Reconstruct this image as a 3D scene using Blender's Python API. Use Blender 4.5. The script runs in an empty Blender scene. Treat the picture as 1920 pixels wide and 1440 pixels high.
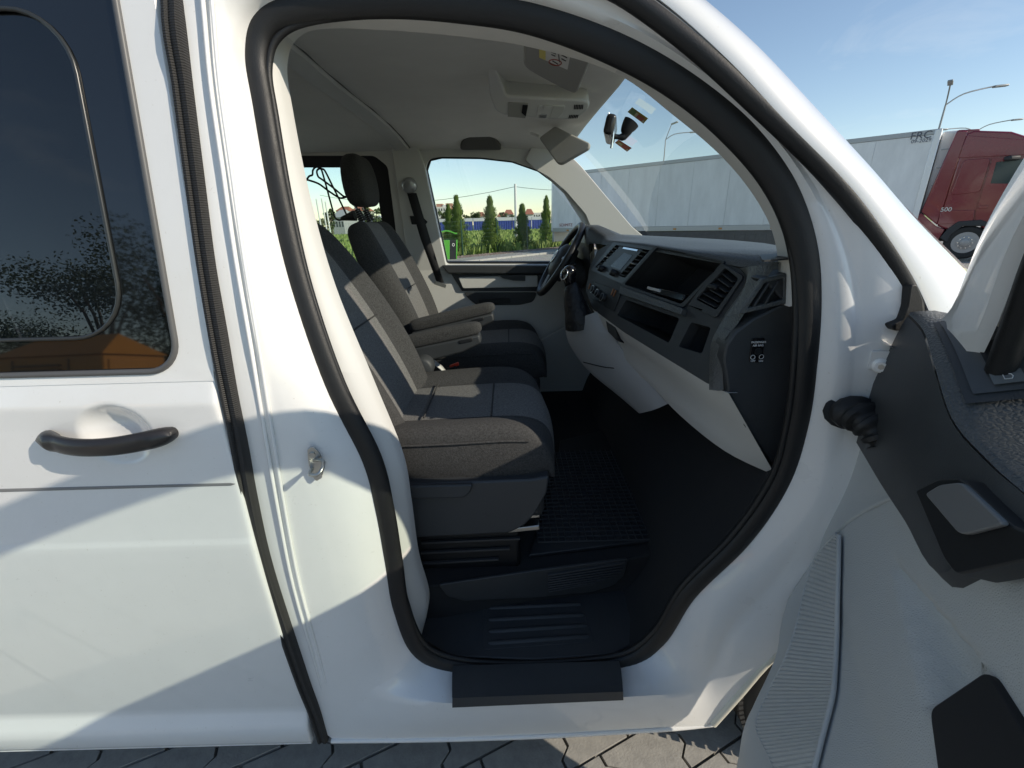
import bpy, bmesh, math, random
from mathutils import Vector as V, Matrix as M, noise
from mathutils.geometry import tessellate_polygon
R = math.radians
random.seed(7)
scn = bpy.context.scene
col = scn.collection

# ------------------------------------------------------------------ camera, sky, sun, exposure
CAM = V((0, -.71, 1.45)); PITCH = R(20.4); ROLL = R(1.55); FPX = 810.0
_F = V((0, math.cos(PITCH), -math.sin(PITCH))); _R0 = V((1, 0, 0)); _U0 = V((0, math.sin(PITCH), math.cos(PITCH)))
_R = _R0 * math.cos(ROLL) - _U0 * math.sin(ROLL); _U = _U0 * math.cos(ROLL) + _R0 * math.sin(ROLL)
cd = bpy.data.cameras.new('camera'); cam = bpy.data.objects.new('camera', cd); col.objects.link(cam)
cd.sensor_width = 36; cd.lens = FPX / 1920 * 36; cd.clip_start = .02; cd.clip_end = 2000
cam.matrix_world = M(((_R.x, _U.x, -_F.x, CAM.x), (_R.y, _U.y, -_F.y, CAM.y), (_R.z, _U.z, -_F.z, CAM.z), (0, 0, 0, 1)))
scn.camera = cam
SUN = V((2.18, -1.0, 1.38)).normalized()
w = bpy.data.worlds.new('World'); scn.world = w; w.use_nodes = True
nt = w.node_tree; nt.nodes.clear()
sky = nt.nodes.new('ShaderNodeTexSky'); sky.sky_type = 'NISHITA'; sky.sun_disc = False
sky.sun_elevation = math.asin(SUN.z); sky.sun_rotation = math.atan2(SUN.x, SUN.y)
sky.altitude = 300; sky.air_density = 1.0; sky.dust_density = .25; sky.ozone_density = 3.0
tc = nt.nodes.new('ShaderNodeTexCoord'); mp = nt.nodes.new('ShaderNodeMapping'); mp.inputs['Scale'].default_value = (1.3, 3.2, 7)
mp.inputs['Rotation'].default_value = (.2, .3, 2.1)
nz = nt.nodes.new('ShaderNodeTexNoise'); nz.inputs['Scale'].default_value = 1.6; nz.inputs['Detail'].default_value = 9; nz.inputs['Roughness'].default_value = .62; nz.inputs['Distortion'].default_value = .7
rp = nt.nodes.new('ShaderNodeValToRGB'); rp.color_ramp.elements[0].position = .60; rp.color_ramp.elements[1].position = .92
rp.color_ramp.elements[1].color = (.22, .22, .22, 1)
mx = nt.nodes.new('ShaderNodeMix'); mx.data_type = 'RGBA'; mx.inputs[7].default_value = (6.2, 6.6, 7.0, 1)
bg = nt.nodes.new('ShaderNodeBackground'); bg.inputs[1].default_value = .108
out = nt.nodes.new('ShaderNodeOutputWorld')
L = nt.links.new
L(tc.outputs['Generated'], mp.inputs[0]); L(mp.outputs[0], nz.inputs[0]); L(nz.outputs[0], rp.inputs[0])
L(rp.outputs[0], mx.inputs[0]); L(sky.outputs[0], mx.inputs[6]); L(mx.outputs[2], bg.inputs[0]); L(bg.outputs[0], out.inputs[0])
sl = bpy.data.lights.new('sun', 'SUN'); sl.energy = 2.3; sl.angle = R(.53); sl.color = (1, .965, .91)
so = bpy.data.objects.new('sun', sl); col.objects.link(so); so.rotation_euler = (-SUN).to_track_quat('-Z', 'Y').to_euler()
vs = scn.view_settings; vs.view_transform = 'Standard'; vs.look = 'None'; vs.gamma = 1; vs.exposure = 0.75
vs.use_white_balance = True; vs.white_balance_temperature = 7500; vs.white_balance_tint = 10
scn.render.engine = 'CYCLES'
cy = scn.cycles; cy.max_bounces = 10; cy.diffuse_bounces = 5; cy.transparent_max_bounces = 24; cy.glossy_bounces = 5; cy.use_denoising = True
cy.sample_clamp_indirect = 6; cy.caustics_reflective = False; cy.caustics_refractive = False

# ------------------------------------------------------------------ pixel rays (photo pixels 1920 x 1440) onto real surfaces
def ray(x, y): return _F + _R * ((x - 960) / FPX) + _U * ((720 - y) / FPX)
def at(p, k, v):
    d = ray(*p); return CAM + d * ((v - CAM[k]) / d[k])
def aY(p, v): return at(p, 1, v)
def aX(p, v): return at(p, 0, v)
def aZ(p, v): return at(p, 2, v)
def on(p, o, n):
    d = ray(*p); return CAM + d * ((o - CAM).dot(n) / d.dot(n))
def tumble(z):
    return .168 * max(0, z - 1.2)
def sk(p, off):                      # on the van's near flank, off metres inside the skin
    y = off
    for _ in range(8):
        q = aY(p, y); y = off + tumble(q.z)
    return aY(p, y)
def fk(p, off):                      # on the van's far flank, off metres inside the far skin
    y = 1.9 - off
    for _ in range(8):
        q = aY(p, y); y = 1.9 - off - tumble(q.z)
    return aY(p, y)

# ------------------------------------------------------------------ materials
MATS = {}
def mat(name, base, rough=.5, metal=0, coat=0, bump=0, bscale=200, btype='noise', var=0, vscale=6, spec=.5, trans=0, emis=0, col2=None, sheen=0, bdist=.002, stretch=None):
    if name in MATS: return MATS[name]
    m = bpy.data.materials.new(name); m.use_nodes = True; n = m.node_tree; b = n.nodes['Principled BSDF']
    b.inputs['Base Color'].default_value = (*base, 1); b.inputs['Roughness'].default_value = rough; b.inputs['Metallic'].default_value = metal
    b.inputs['Coat Weight'].default_value = coat; b.inputs['Coat Roughness'].default_value = .04; b.inputs['Specular IOR Level'].default_value = spec
    b.inputs['Sheen Weight'].default_value = sheen
    tcn = n.nodes.new('ShaderNodeTexCoord'); src = tcn.outputs['Object']
    if stretch:
        mpn = n.nodes.new('ShaderNodeMapping'); mpn.inputs['Scale'].default_value = stretch; n.links.new(src, mpn.inputs[0]); src = mpn.outputs[0]
    if var or col2:
        t = n.nodes.new('ShaderNodeTexNoise'); t.inputs['Scale'].default_value = vscale; t.inputs['Detail'].default_value = 6; t.inputs['Roughness'].default_value = .65
        n.links.new(src, t.inputs[0])
        r = n.nodes.new('ShaderNodeValToRGB'); r.color_ramp.elements[0].position = .3; r.color_ramp.elements[1].position = .7
        c2 = col2 or tuple(max(0, c * (1 - var)) for c in base); c1 = base if col2 else tuple(min(1, c * (1 + var)) for c in base)
        r.color_ramp.elements[0].color = (*c2, 1); r.color_ramp.elements[1].color = (*c1, 1)
        n.links.new(t.outputs[0], r.inputs[0]); n.links.new(r.outputs[0], b.inputs['Base Color'])
        if rough < .6:
            mr = n.nodes.new('ShaderNodeMapRange'); mr.inputs[3].default_value = rough * .8; mr.inputs[4].default_value = min(1, rough * 1.25 + .02)
            n.links.new(t.outputs[0], mr.inputs[0]); n.links.new(mr.outputs[0], b.inputs['Roughness'])
    if bump:
        bp = n.nodes.new('ShaderNodeBump'); bp.inputs['Strength'].default_value = bump; bp.inputs['Distance'].default_value = bdist
        if btype == 'noise':
            t = n.nodes.new('ShaderNodeTexNoise'); t.inputs['Scale'].default_value = bscale; t.inputs['Detail'].default_value = 3; o = t.outputs[0]
        elif btype == 'voronoi':
            t = n.nodes.new('ShaderNodeTexVoronoi'); t.feature = 'DISTANCE_TO_EDGE'; t.inputs['Scale'].default_value = bscale; o = t.outputs[0]
        else:
            t = n.nodes.new('ShaderNodeTexWave'); t.inputs['Scale'].default_value = bscale; t.bands_direction = 'Z'; o = t.outputs['Fac']
        n.links.new(src, t.inputs[0]); n.links.new(o, bp.inputs['Height']); n.links.new(bp.outputs[0], b.inputs['Normal'])
    MATS[name] = m; return m
def glass(name, tint, ior=1.5, rough=0.0):
    m = bpy.data.materials.new(name); m.use_nodes = True; n = m.node_tree; n.nodes.clear()
    o = n.nodes.new('ShaderNodeOutputMaterial'); x = n.nodes.new('ShaderNodeMixShader'); t = n.nodes.new('ShaderNodeBsdfTransparent'); g = n.nodes.new('ShaderNodeBsdfGlossy')
    f = n.nodes.new('ShaderNodeFresnel'); f.inputs[0].default_value = ior; t.inputs[0].default_value = (*tint, 1); g.inputs['Roughness'].default_value = rough
    ge = n.nodes.new('ShaderNodeNewGeometry'); mi = n.nodes.new('ShaderNodeMapRange'); mi.inputs[3].default_value = ior; mi.inputs[4].default_value = 1 / ior; n.links.new(ge.outputs['Backfacing'], mi.inputs[0]); n.links.new(mi.outputs[0], f.inputs[0])
    n.links.new(f.outputs[0], x.inputs[0]); n.links.new(t.outputs[0], x.inputs[1]); n.links.new(g.outputs[0], x.inputs[2]); n.links.new(x.outputs[0], o.inputs[0])
    MATS[name] = m; return m
PAINT = mat('white_paint', (.83, .83, .815), .28, coat=1.0, var=.02, vscale=7)
def dirty(m, dust=(.50, .46, .38)):     # fine vertical scuffs and road dust specks
    n = m.node_tree; b = n.nodes['Principled BSDF']; src = b.inputs['Base Color'].links[0].from_socket
    t = n.nodes.new('ShaderNodeTexCoord'); mp_ = n.nodes.new('ShaderNodeMapping'); mp_.inputs['Scale'].default_value = (60, 60, 7)
    s = n.nodes.new('ShaderNodeTexNoise'); s.inputs['Scale'].default_value = 2.2; s.inputs['Detail'].default_value = 8; s.inputs['Roughness'].default_value = .7
    k = n.nodes.new('ShaderNodeTexNoise'); k.inputs['Scale'].default_value = 170; k.inputs['Detail'].default_value = 2
    a = n.nodes.new('ShaderNodeValToRGB'); a.color_ramp.elements[0].position = .60; a.color_ramp.elements[1].position = .80; a.color_ramp.elements[1].color = (.10, .10, .10, 1)
    c = n.nodes.new('ShaderNodeValToRGB'); c.color_ramp.elements[0].position = .70; c.color_ramp.elements[1].position = .78; c.color_ramp.elements[1].color = (.35, .35, .35, 1)
    ad = n.nodes.new('ShaderNodeMath'); ad.operation = 'MAXIMUM'; x = n.nodes.new('ShaderNodeMix'); x.data_type = 'RGBA'; x.inputs[7].default_value = (*dust, 1)
    n.links.new(t.outputs['Object'], mp_.inputs[0]); n.links.new(mp_.outputs[0], s.inputs[0]); n.links.new(t.outputs['Object'], k.inputs[0]); n.links.new(s.outputs[0], a.inputs[0]); n.links.new(k.outputs[0], c.inputs[0])
    n.links.new(a.outputs[0], ad.inputs[0]); n.links.new(c.outputs[0], ad.inputs[1]); n.links.new(ad.outputs[0], x.inputs[0]); n.links.new(src, x.inputs[6]); n.links.new(x.outputs[2], b.inputs['Base Color'])
dirty(PAINT)
RUBBER = mat('black_rubber', (.010, .0103, .011), .5, bump=.2, bscale=420, var=.15, vscale=30)
GAPR = mat('ribbed_rubber', (.022, .021, .02), .55, bump=.5, bscale=85, btype='wave', bdist=.003)
DARK = mat('dark_plastic', (.042, .046, .05), .5, bump=.25, bscale=420, bdist=.001, var=.1)
DARKG = mat('grained_plastic', (.085, .092, .094), .42, bump=.9, bscale=170, btype='voronoi', bdist=.002)
BLACK = mat('black_plastic', (.012, .013, .015), .5)
GLOSS = mat('gloss_black', (.01, .01, .012), .12)
LIGHT = mat('light_grey_plastic', (.66, .66, .635), .55, bump=.2, bscale=500, bdist=.0006)
DPAN = mat('grey_door_plastic', (.52, .54, .54), .5, bump=.8, bscale=300, btype='voronoi', bdist=.0012)
HEAD = mat('headliner_cloth', (.80, .79, .74), .9, bump=.25, bscale=700, var=.04)
FAB = mat('dark_seat_cloth', (.052, .052, .052), .95, bump=.6, bscale=420, var=.5, vscale=230)
FABC = mat('grey_seat_cloth', (.165, .163, .158), .95, bump=.6, bscale=420, var=.45, vscale=230)
CHROME = mat('chrome', (.75, .75, .76), .15, 1)
STEEL = mat('zinc_steel', (.5, .5, .48), .35, 1)
SILV = mat('silver_plastic', (.45, .46, .47), .32, .6)
RED = mat('red_buckle', (.75, .06, .03), .4)
WHITEP = mat('white_paper', (.75, .74, .70), .7)
GLASS = glass('clear_glass', (.90, .945, .925), 1.65)
GLASSG = glass('green_glass', (.80, .90, .84))
TINT = glass('privacy_glass', (.07, .08, .09), 1.85)
FRIT = mat('glass_frit', (.006, .007, .008), .03); FRIT.node_tree.nodes['Principled BSDF'].inputs['IOR'].default_value = 1.8
TYRE = mat('tyre_rubber', (.025, .025, .025), .8, var=.2)
CARPET = mat('black_carpet', (.022, .023, .025), .95, bump=.5, bscale=500)

# ------------------------------------------------------------------ mesh helpers
WM = {}
def link(o, parent=None):
    col.objects.link(o)
    if parent is not None:
        o.parent = parent; o.matrix_parent_inverse = WM.get(parent.name, M()).inverted()
    return o
def tag(o, label=None, cat=None, group=None, kind=None):
    if label: o['label'] = label
    if cat: o['category'] = cat
    if group: o['group'] = group
    if kind: o['kind'] = kind
    return o
def empty(name, loc, label=None, cat=None, group=None, parent=None):
    o = bpy.data.objects.new(name, None); o.location = loc; o.empty_display_size = .1
    link(o, parent); WM[o.name] = M.Translation(V(loc)); return tag(o, label, cat, group)
def obj(name, verts, faces, mt, parent=None, smooth=35, bevel=0, sub=0, solid=0, mats=None, fm=None, seg=2, recalc=True):
    me = bpy.data.meshes.new(name); me.from_pydata([tuple(v) for v in verts], [], faces)
    for m in (mats or [mt]): me.materials.append(m)
    if fm:
        for p, i in zip(me.polygons, fm): p.material_index = i
    if recalc:
        b = bmesh.new(); b.from_mesh(me); bmesh.ops.recalc_face_normals(b, faces=b.faces); b.to_mesh(me); b.free()
    o = bpy.data.objects.new(name, me); link(o, parent)
    if smooth:
        for p in me.polygons: p.use_smooth = True
        if not sub: me.set_sharp_from_angle(angle=R(smooth))
    if solid:
        s = o.modifiers.new('solid', 'SOLIDIFY'); s.thickness = solid; s.offset = 0
    if sub:
        s = o.modifiers.new('sub', 'SUBSURF'); s.levels = sub; s.render_levels = sub
    if bevel:
        s = o.modifiers.new('bevel', 'BEVEL'); s.width = bevel; s.segments = seg; s.limit_method = 'ANGLE'; s.angle_limit = R(40); s.harden_normals = False
    return o
def cr(pts, n=6, closed=False):
    pts = [V(p) for p in pts]; N = len(pts); o = []
    for i in range(N if closed else N - 1):
        if closed: a, b, c, d = pts[i - 1], pts[i], pts[(i + 1) % N], pts[(i + 2) % N]
        else: a, b, c, d = pts[max(i - 1, 0)], pts[i], pts[i + 1], pts[min(i + 2, N - 1)]
        for k in range(n):
            t = k / n
            o.append(.5 * ((2 * b) + (c - a) * t + (2 * a - 5 * b + 4 * c - d) * t * t + (3 * b - a - 3 * c + d) * t ** 3))
    if not closed: o.append(pts[-1])
    return o
def loft(name, rows, mt, parent=None, closed=False, cap=False, **kw):
    n = len(rows[0]); v = [p for r in rows for p in r]; f = []
    for i in range(len(rows) - 1):
        for j in range(n if closed else n - 1):
            k = (j + 1) % n
            f.append((i * n + j, i * n + k, (i + 1) * n + k, (i + 1) * n + j))
    if cap:
        f.append(tuple(range(n))); f.append(tuple((len(rows) - 1) * n + j for j in range(n)))
    return obj(name, v, f, mt, parent, **kw)
def tube(name, path, r, mt, parent=None, n=10, closed=False, ref=V((0, 1, 0)), flat=1.0, cap=True, **kw):
    path = [V(p) for p in path]; N = len(path); rows = []
    for i, p in enumerate(path):
        t = (path[(i + 1) % N] - path[i - 1]) if closed else (path[min(i + 1, N - 1)] - path[max(i - 1, 0)])
        t.normalize(); rf = ref if abs(t.dot(ref)) < .95 else V((1, 0, .2)).normalized()
        a = t.cross(rf).normalized(); b = a.cross(t).normalized(); rr = r[i] if isinstance(r, (list, tuple)) else r
        rows.append([p + a * (math.cos(2 * math.pi * k / n) * rr) + b * (math.sin(2 * math.pi * k / n) * rr * flat) for k in range(n)])
    if closed: rows.append(rows[0])
    return loft(name, rows, mt, parent, closed=True, cap=cap and not closed, smooth=kw.pop('smooth', 60), **kw)
class Fr:                              # a working plane: origin o, axes u, v, w (w faces the viewer)
    def __init__(s, o, u, v):
        s.o = V(o); s.u = V(u).normalized(); v = V(v); v = v - s.u * v.dot(s.u); s.v = v.normalized(); s.w = s.u.cross(s.v).normalized()
        if s.w.dot(CAM - s.o) < 0: s.w = -s.w
    def px(s, p, w=0):
        q = on(p, s.o + s.w * w, s.w) - s.o; return (q.dot(s.u), q.dot(s.v))
    def p(s, a, w=0): return s.o + s.u * a[0] + s.v * a[1] + s.w * w
def rnd(poly, r, n=4):
    o = []; N = len(poly)
    for i in range(N):
        a, b, c = V(poly[i - 1]), V(poly[i]), V(poly[(i + 1) % N])
        d1, d2 = a - b, c - b; l = min(r, d1.length * .45, d2.length * .45)
        if d1.length < 1e-7 or d2.length < 1e-7: o.append(tuple(b)); continue
        p, q = b + d1.normalized() * l, b + d2.normalized() * l
        for k in range(n + 1):
            t = k / n; x = p * (1 - t) ** 2 + b * 2 * t * (1 - t) + q * t * t; o.append(tuple(x))
    return o
def plate(name, fr, poly, w0, w1, mt, parent=None, holes=(), r=0, hr=0, bevel=0, px=True, inset=None, **kw):
    """prism of an outline lying on frame fr, from height w0 to w1; outline in photo pixels seen at height w1 (px) or in frame units"""
    cv = (lambda P: [fr.px(p, w1) for p in P]) if px else (lambda P: list(P))
    loops = [rnd(cv(poly), r) if r else cv(poly)] + [(rnd(cv(h), hr) if hr else cv(h)) for h in holes]
    flat = [V((a[0], a[1], 0)) for l in loops for a in l]
    tri = tessellate_polygon([[V((a[0], a[1], 0)) for a in l] for l in loops]); n = len(flat)
    v = [fr.p(a, w1) for a in flat] + [fr.p(a, w0) for a in flat]
    f = ([tuple(range(n)), tuple(range(2 * n - 1, n - 1, -1))] if not holes else [tuple(t) for t in tri] + [tuple(n + i for i in reversed(t)) for t in tri])
    b = 0
    for l in loops:
        for i in range(len(l)):
            j = (i + 1) % len(l); f.append((b + i, b + j, n + b + j, n + b + i))
        b += len(l)
    return obj(name, v, f, mt, parent, bevel=bevel, **kw)
def tray(name, fr, poly, depth, mt, parent=None, r=0, px=True, shrink=.85, w1=0, **kw):
    P = [fr.px(p, w1) for p in poly] if px else list(poly)
    if r: P = rnd(P, r)
    c = (sum(a[0] for a in P) / len(P), sum(a[1] for a in P) / len(P)); n = len(P)
    Q = [(c[0] + (a[0] - c[0]) * shrink, c[1] + (a[1] - c[1]) * shrink) for a in P]
    return obj(name, [fr.p(a, w1) for a in P] + [fr.p(a, w1 - depth) for a in Q], [(i, (i + 1) % n, n + (i + 1) % n, n + i) for i in range(n)] + [tuple(range(n, 2 * n))], mt, parent, **kw)
def box(name, c, d, mt, parent=None, rot=None, bevel=.004, **kw):
    m = (rot.to_4x4() if rot is not None else M())
    v = [V(c) + m @ V((x * d[0] / 2, y * d[1] / 2, z * d[2] / 2)) for x in (-1, 1) for y in (-1, 1) for z in (-1, 1)]
    return obj(name, v, [(0, 1, 3, 2), (4, 6, 7, 5), (0, 4, 5, 1), (2, 3, 7, 6), (0, 2, 6, 4), (1, 5, 7, 3)], mt, parent, bevel=bevel, **kw)
def bar(name, a, b, wd, ht, mt, parent=None, up=V((0, 0, 1)), **kw):
    a, b = V(a), V(b); t = (b - a); l = t.length; t.normalize(); s = t.cross(up).normalized(); u = s.cross(t)
    m = M((t, s, u)).transposed()
    return box(name, (a + b) / 2, (l, wd, ht), mt, parent, rot=m, **kw)
def text(name, s, fr, pos, size, mt, parent, w=.002, ext=.0005, rot=0, ax=None):
    cu = bpy.data.curves.new(name, 'FONT'); cu.body = s; cu.size = size; cu.extrude = ext; cu.align_x = 'CENTER'; cu.align_y = 'CENTER'
    tmp = bpy.data.objects.new('tmp', cu); col.objects.link(tmp); dg = bpy.context.evaluated_depsgraph_get(); dg.update()
    me = bpy.data.meshes.new_from_object(tmp.evaluated_get(dg)); bpy.data.objects.remove(tmp)
    me.name = name; u, v = fr.u, fr.v
    sgn = 1 if u.cross(v).dot(fr.w) > 0 else -1
    c, sn = math.cos(rot), math.sin(rot)
    for q in me.vertices:
        x, y = q.co.x * sgn, q.co.y; x, y = x * c - y * sn, x * sn + y * c
        q.co = fr.p((pos[0] + x, pos[1] + y), w + q.co.z)
    me.materials.clear(); me.materials.append(mt)
    o = bpy.data.objects.new(name, me); return link(o, parent)
def copy_tree(src, loc, scale=1, rz=0, parent=None):
    o = src.copy(); col.objects.link(o); o.location = loc; o.rotation_euler = (0, 0, rz); o.scale = scale if isinstance(scale, (tuple, list)) else (scale,) * 3
    if parent is not None: o.parent = parent; o.matrix_parent_inverse = WM.get(parent.name, M()).inverted()
    for ch in src.children:
        c = ch.copy(); col.objects.link(c); c.parent = o
    return o

# ------------------------------------------------------------------ the setting: ground, paving, field
HU = V((.684, .728, 0)).normalized(); HV = V((.728, -.684, 0)).normalized(); T0 = V((-2.1, 21, 0))
def gp(a, b, z=0): return T0 + HU * a + HV * b + V((0, 0, z))
def quad(name, P, mt, kind='structure'):
    return tag(obj(name, P, [(0, 1, 2, 3)], mt, smooth=0), kind=kind)
def brickmat(name, c1, c2, mortar, scale, rot, bump=.4):
    m = bpy.data.materials.new(name); m.use_nodes = True; n = m.node_tree; b = n.nodes['Principled BSDF']; b.inputs['Roughness'].default_value = .85
    t = n.nodes.new('ShaderNodeTexCoord'); mp = n.nodes.new('ShaderNodeMapping'); mp.inputs['Rotation'].default_value = (0, 0, rot)
    k = n.nodes.new('ShaderNodeTexBrick'); k.inputs['Scale'].default_value = scale; k.inputs['Color1'].default_value = (*c1, 1); k.inputs['Color2'].default_value = (*c2, 1); k.inputs['Mortar'].default_value = (*mortar, 1)
    k.inputs['Mortar Size'].default_value = .02; k.inputs['Bias'].default_value = 0
    x = n.nodes.new('ShaderNodeTexNoise'); x.inputs['Scale'].default_value = 3; x.inputs['Detail'].default_value = 8
    mm = n.nodes.new('ShaderNodeMix'); mm.data_type = 'RGBA'; mm.blend_type = 'MULTIPLY'; mm.inputs[0].default_value = .35
    bp = n.nodes.new('ShaderNodeBump'); bp.inputs['Strength'].default_value = bump; bp.inputs['Distance'].default_value = .01; bp.invert = True
    n.links.new(t.outputs['Object'], mp.inputs[0]); n.links.new(mp.outputs[0], k.inputs[0]); n.links.new(t.outputs['Object'], x.inputs[0])
    n.links.new(k.outputs[0], mm.inputs[6]); n.links.new(x.outputs[1], mm.inputs[7]); n.links.new(mm.outputs[2], b.inputs['Base Color']); n.links.new(k.outputs[1], bp.inputs['Height']); n.links.new(bp.outputs[0], b.inputs['Normal'])
    MATS[name] = m; return m
FIELD = mat('meadow', (.14, .23, .045), .95, col2=(.22, .26, .09), vscale=.35, bump=.8, bscale=3, bdist=.15)
PAVM = brickmat('paving_blocks', (.46, .445, .41), (.52, .50, .46), (.12, .115, .10), 4.2, R(46.8))
WALK = brickmat('pavement_slabs', (.40, .39, .36), (.44, .43, .40), (.2, .19, .17), 2.4, R(46.8))
CONC = mat('kerb_concrete', (.42, .41, .385), .9, var=.12, vscale=14, bump=.3, bscale=60)
PAVER = mat('paver_concrete', (.42, .405, .37), .88, col2=(.30, .29, .27), vscale=26, bump=.5, bscale=160, bdist=.002)
SANDJ = mat('joint_sand', (.22, .21, .185), .95, var=.3, vscale=40)
GRAVEL = mat('pink_gravel', (.42, .33, .29), .95, col2=(.25, .20, .18), vscale=18, bump=1, bscale=30, bdist=.04)
quad('ground', [(-700, -700, -.06), (700, -700, -.06), (700, 700, -.06), (-700, 700, -.06)], FIELD)
quad('parking_lot', [gp(-70, 2.6, -.012), gp(90, 2.6, -.012), gp(90, 28, -.012), gp(-70, 28, -.012)], PAVM)
pv = tag(obj('pavement', [gp(-70, .75, .02), gp(90, .75, .02), gp(90, 2.45, .02), gp(-70, 2.45, .02)], [(0, 1, 2, 3)], WALK, smooth=0), kind='structure')
ks = bpy.data.meshes.new('kerb_stone')
kb = bmesh.new(); bmesh.ops.create_cube(kb, size=1, matrix=M.Diagonal((.985, .15, .2, 1))); bmesh.ops.bevel(kb, geom=kb.edges[:], offset=.012, segments=1, affect='EDGES'); kb.to_mesh(ks); kb.free(); ks.materials.append(CONC)
ang = math.atan2(HU.y, HU.x)
for i in range(34):
    o = bpy.data.objects.new('kerb_stone', ks); link(o, pv); o.location = gp(-9 + i, 2.53, -.035); o.rotation_euler = (0, 0, ang)
bed = tag(obj('gravel_bed', [gp(-70, -.75, -.01), gp(90, -.75, -.01), gp(90, .74, -.01), gp(-70, .74, -.01)], [(0, 1, 2, 3)], GRAVEL, smooth=0), kind='structure')
gv = []; gf = []
for i in range(5000):
    c = gp(random.uniform(-3, 16), random.uniform(-.7, .72), 0); s = random.uniform(.015, .04); b = len(gv)
    for k in range(4): gv.append(c + V((random.uniform(-s, s), random.uniform(-s, s), random.uniform(-.01, s))))
    gf += [(b, b + 1, b + 2), (b, b + 2, b + 3), (b, b + 3, b + 1), (b + 1, b + 3, b + 2)]
tag(obj('gravel', gv, gf, GRAVEL, smooth=0), 'loose pinkish gravel scattered round the conifers', kind='stuff')
# meadow grass behind the hedge row
gv = []; gf = []
for i in range(40000):
    d = random.random() ** 1.7 * 70 + .9; a = random.uniform(-30, 40) * (1 + d * .02); c = gp(a, -d, -.05)
    if c.x / (c.y + .7) > .2 or c.x / (c.y + .7) < -.7: continue
    h = random.uniform(.15, .5); wv = random.uniform(.04, .10) * (1 + d * .02); an = random.uniform(0, 6.28); ex = V((math.cos(an), math.sin(an), 0)) * wv; b = len(gv)
    tip = V((random.uniform(-.15, .15), random.uniform(-.15, .15), h))
    gv += [c - ex, c + ex, c + tip + ex * .3, c + tip - ex * .3]; gf.append((b, b + 1, b + 2, b + 3))
GRASS = mat('grass_blades', (.15, .26, .045), .8, col2=(.29, .34, .12), vscale=.9)
tag(obj('meadow_grass', gv, gf, GRASS, smooth=0, recalc=False), 'tall green meadow grass beyond the row of conifers', kind='stuff')
# joint bed and single paving stones by the van
pb = tag(obj('paving_bed', [(-1.9, -.9, -.006), (1.3, -.9, -.006), (1.3, .5, -.006), (-1.9, .5, -.006)], [(0, 1, 2, 3)], SANDJ, smooth=0), kind='structure')
pw, ph, g = .21, .14, .009
left = [(0, 0), (0, .033), (.033, .056), (.033, .084), (0, .107), (0, .14)]
po = [(x + g / 2, min(max(y, g / 2), ph - g / 2)) for x, y in left] + [(x + pw - g / 2, min(max(y, g / 2), ph - g / 2)) for x, y in reversed(left)]
pm = bpy.data.meshes.new('paver'); bb = bmesh.new()
top = [bb.verts.new((x, y, 0)) for x, y in po]; f = bb.faces.new(top)
ex = bmesh.ops.inset_individual(bb, faces=[f], thickness=.010, depth=.0)
for v_ in f.verts: v_.co.z = .007
bmesh.ops.translate(bb, verts=bb.verts, vec=(0, 0, .0))
e = [x for x in bb.edges if x.is_boundary]; r = bmesh.ops.extrude_edge_only(bb, edges=e)
for v_ in [x for x in r['geom'] if isinstance(x, bmesh.types.BMVert)]: v_.co.z = -.02
bmesh.ops.recalc_face_normals(bb, faces=bb.faces); bb.to_mesh(pm); bb.free(); pm.materials.append(PAVER)
cnt = 0; pa = R(24); rm = M.Rotation(pa, 3, 'Z')
for j in range(-30, 30):
    for i in range(-30, 30):
        q = rm @ V(((i + .5 * (j % 2)) * pw, j * ph, 0))
        q += V((.05, -.3, 0))
        if -1.95 < q.x < 1.15 and -.95 < q.y < .42 and cnt < 300:
            o = bpy.data.objects.new('paver', pm); link(o, pb); o.location = q + V((0, 0, random.uniform(-.001, .002))); o.rotation_euler = (random.uniform(-.006, .006), random.uniform(-.006, .006), pa + random.uniform(-.004, .004)); cnt += 1

# ------------------------------------------------------------------ the van
VAN = empty('passenger_van', (0, .95, 0), 'white passenger van with its front passenger door standing open', 'van')
XE = -.525                                   # rear edge of the front door opening strip
def skin(x, z):
    pts = [(.235, .014), (.242, -.003), (.255, -.007), (.30, -.006), (.325, .006), (.34, .012), (.42, .006), (.60, -.004), (.80, -.010), (.865, -.010), (.875, -.007), (.98, -.002), (1.12, 0), (1.163, -.001), (1.172, .002), (1.205, .013), (1.215, .016), (1.23, .014)]
    if z >= 1.23: return .012 + tumble(z)
    for (a, ya), (b, yb) in zip(pts, pts[1:]):
        if z <= b: t = (z - a) / (b - a); t = max(0, min(1, t)); return ya + (yb - ya) * t
    return .014
xs = [-3.0, -2.4, -1.9, -1.6, -1.4, -1.2, -1.05, -.95, -.88] + [-.86 + .006 * i for i in range(48)] + [-.565, -.55, -.54, -.533, -.528, -.525, -.524, -.524]
zs = [.235, .238, .242, .248, .255, .28, .30, .312, .325, .333, .34, .36, .40, .48, .56, .64, .72, .80, .85, .862, .868, .874, .88, .92, .96, .99] + [1.0 + .005 * i for i in range(45)]
rows = []
for z in zs:
    r = []
    for i, x in enumerate(xs):
        y = skin(x, z); d = math.hypot((x + .722) / .068, (z - 1.108) / .062)
        if d < 1: y += .026 * (1 - d ** 3) ** 1.5
        k = i - (len(xs) - 8)
        if k >= 3: y += [.0003, .0012, .0035, .012, .03][k - 3]
        r.append(V((x, y, z)))
    rows.append(r)
sd = loft('sliding_door', rows, PAINT, VAN, smooth=50)
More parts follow.
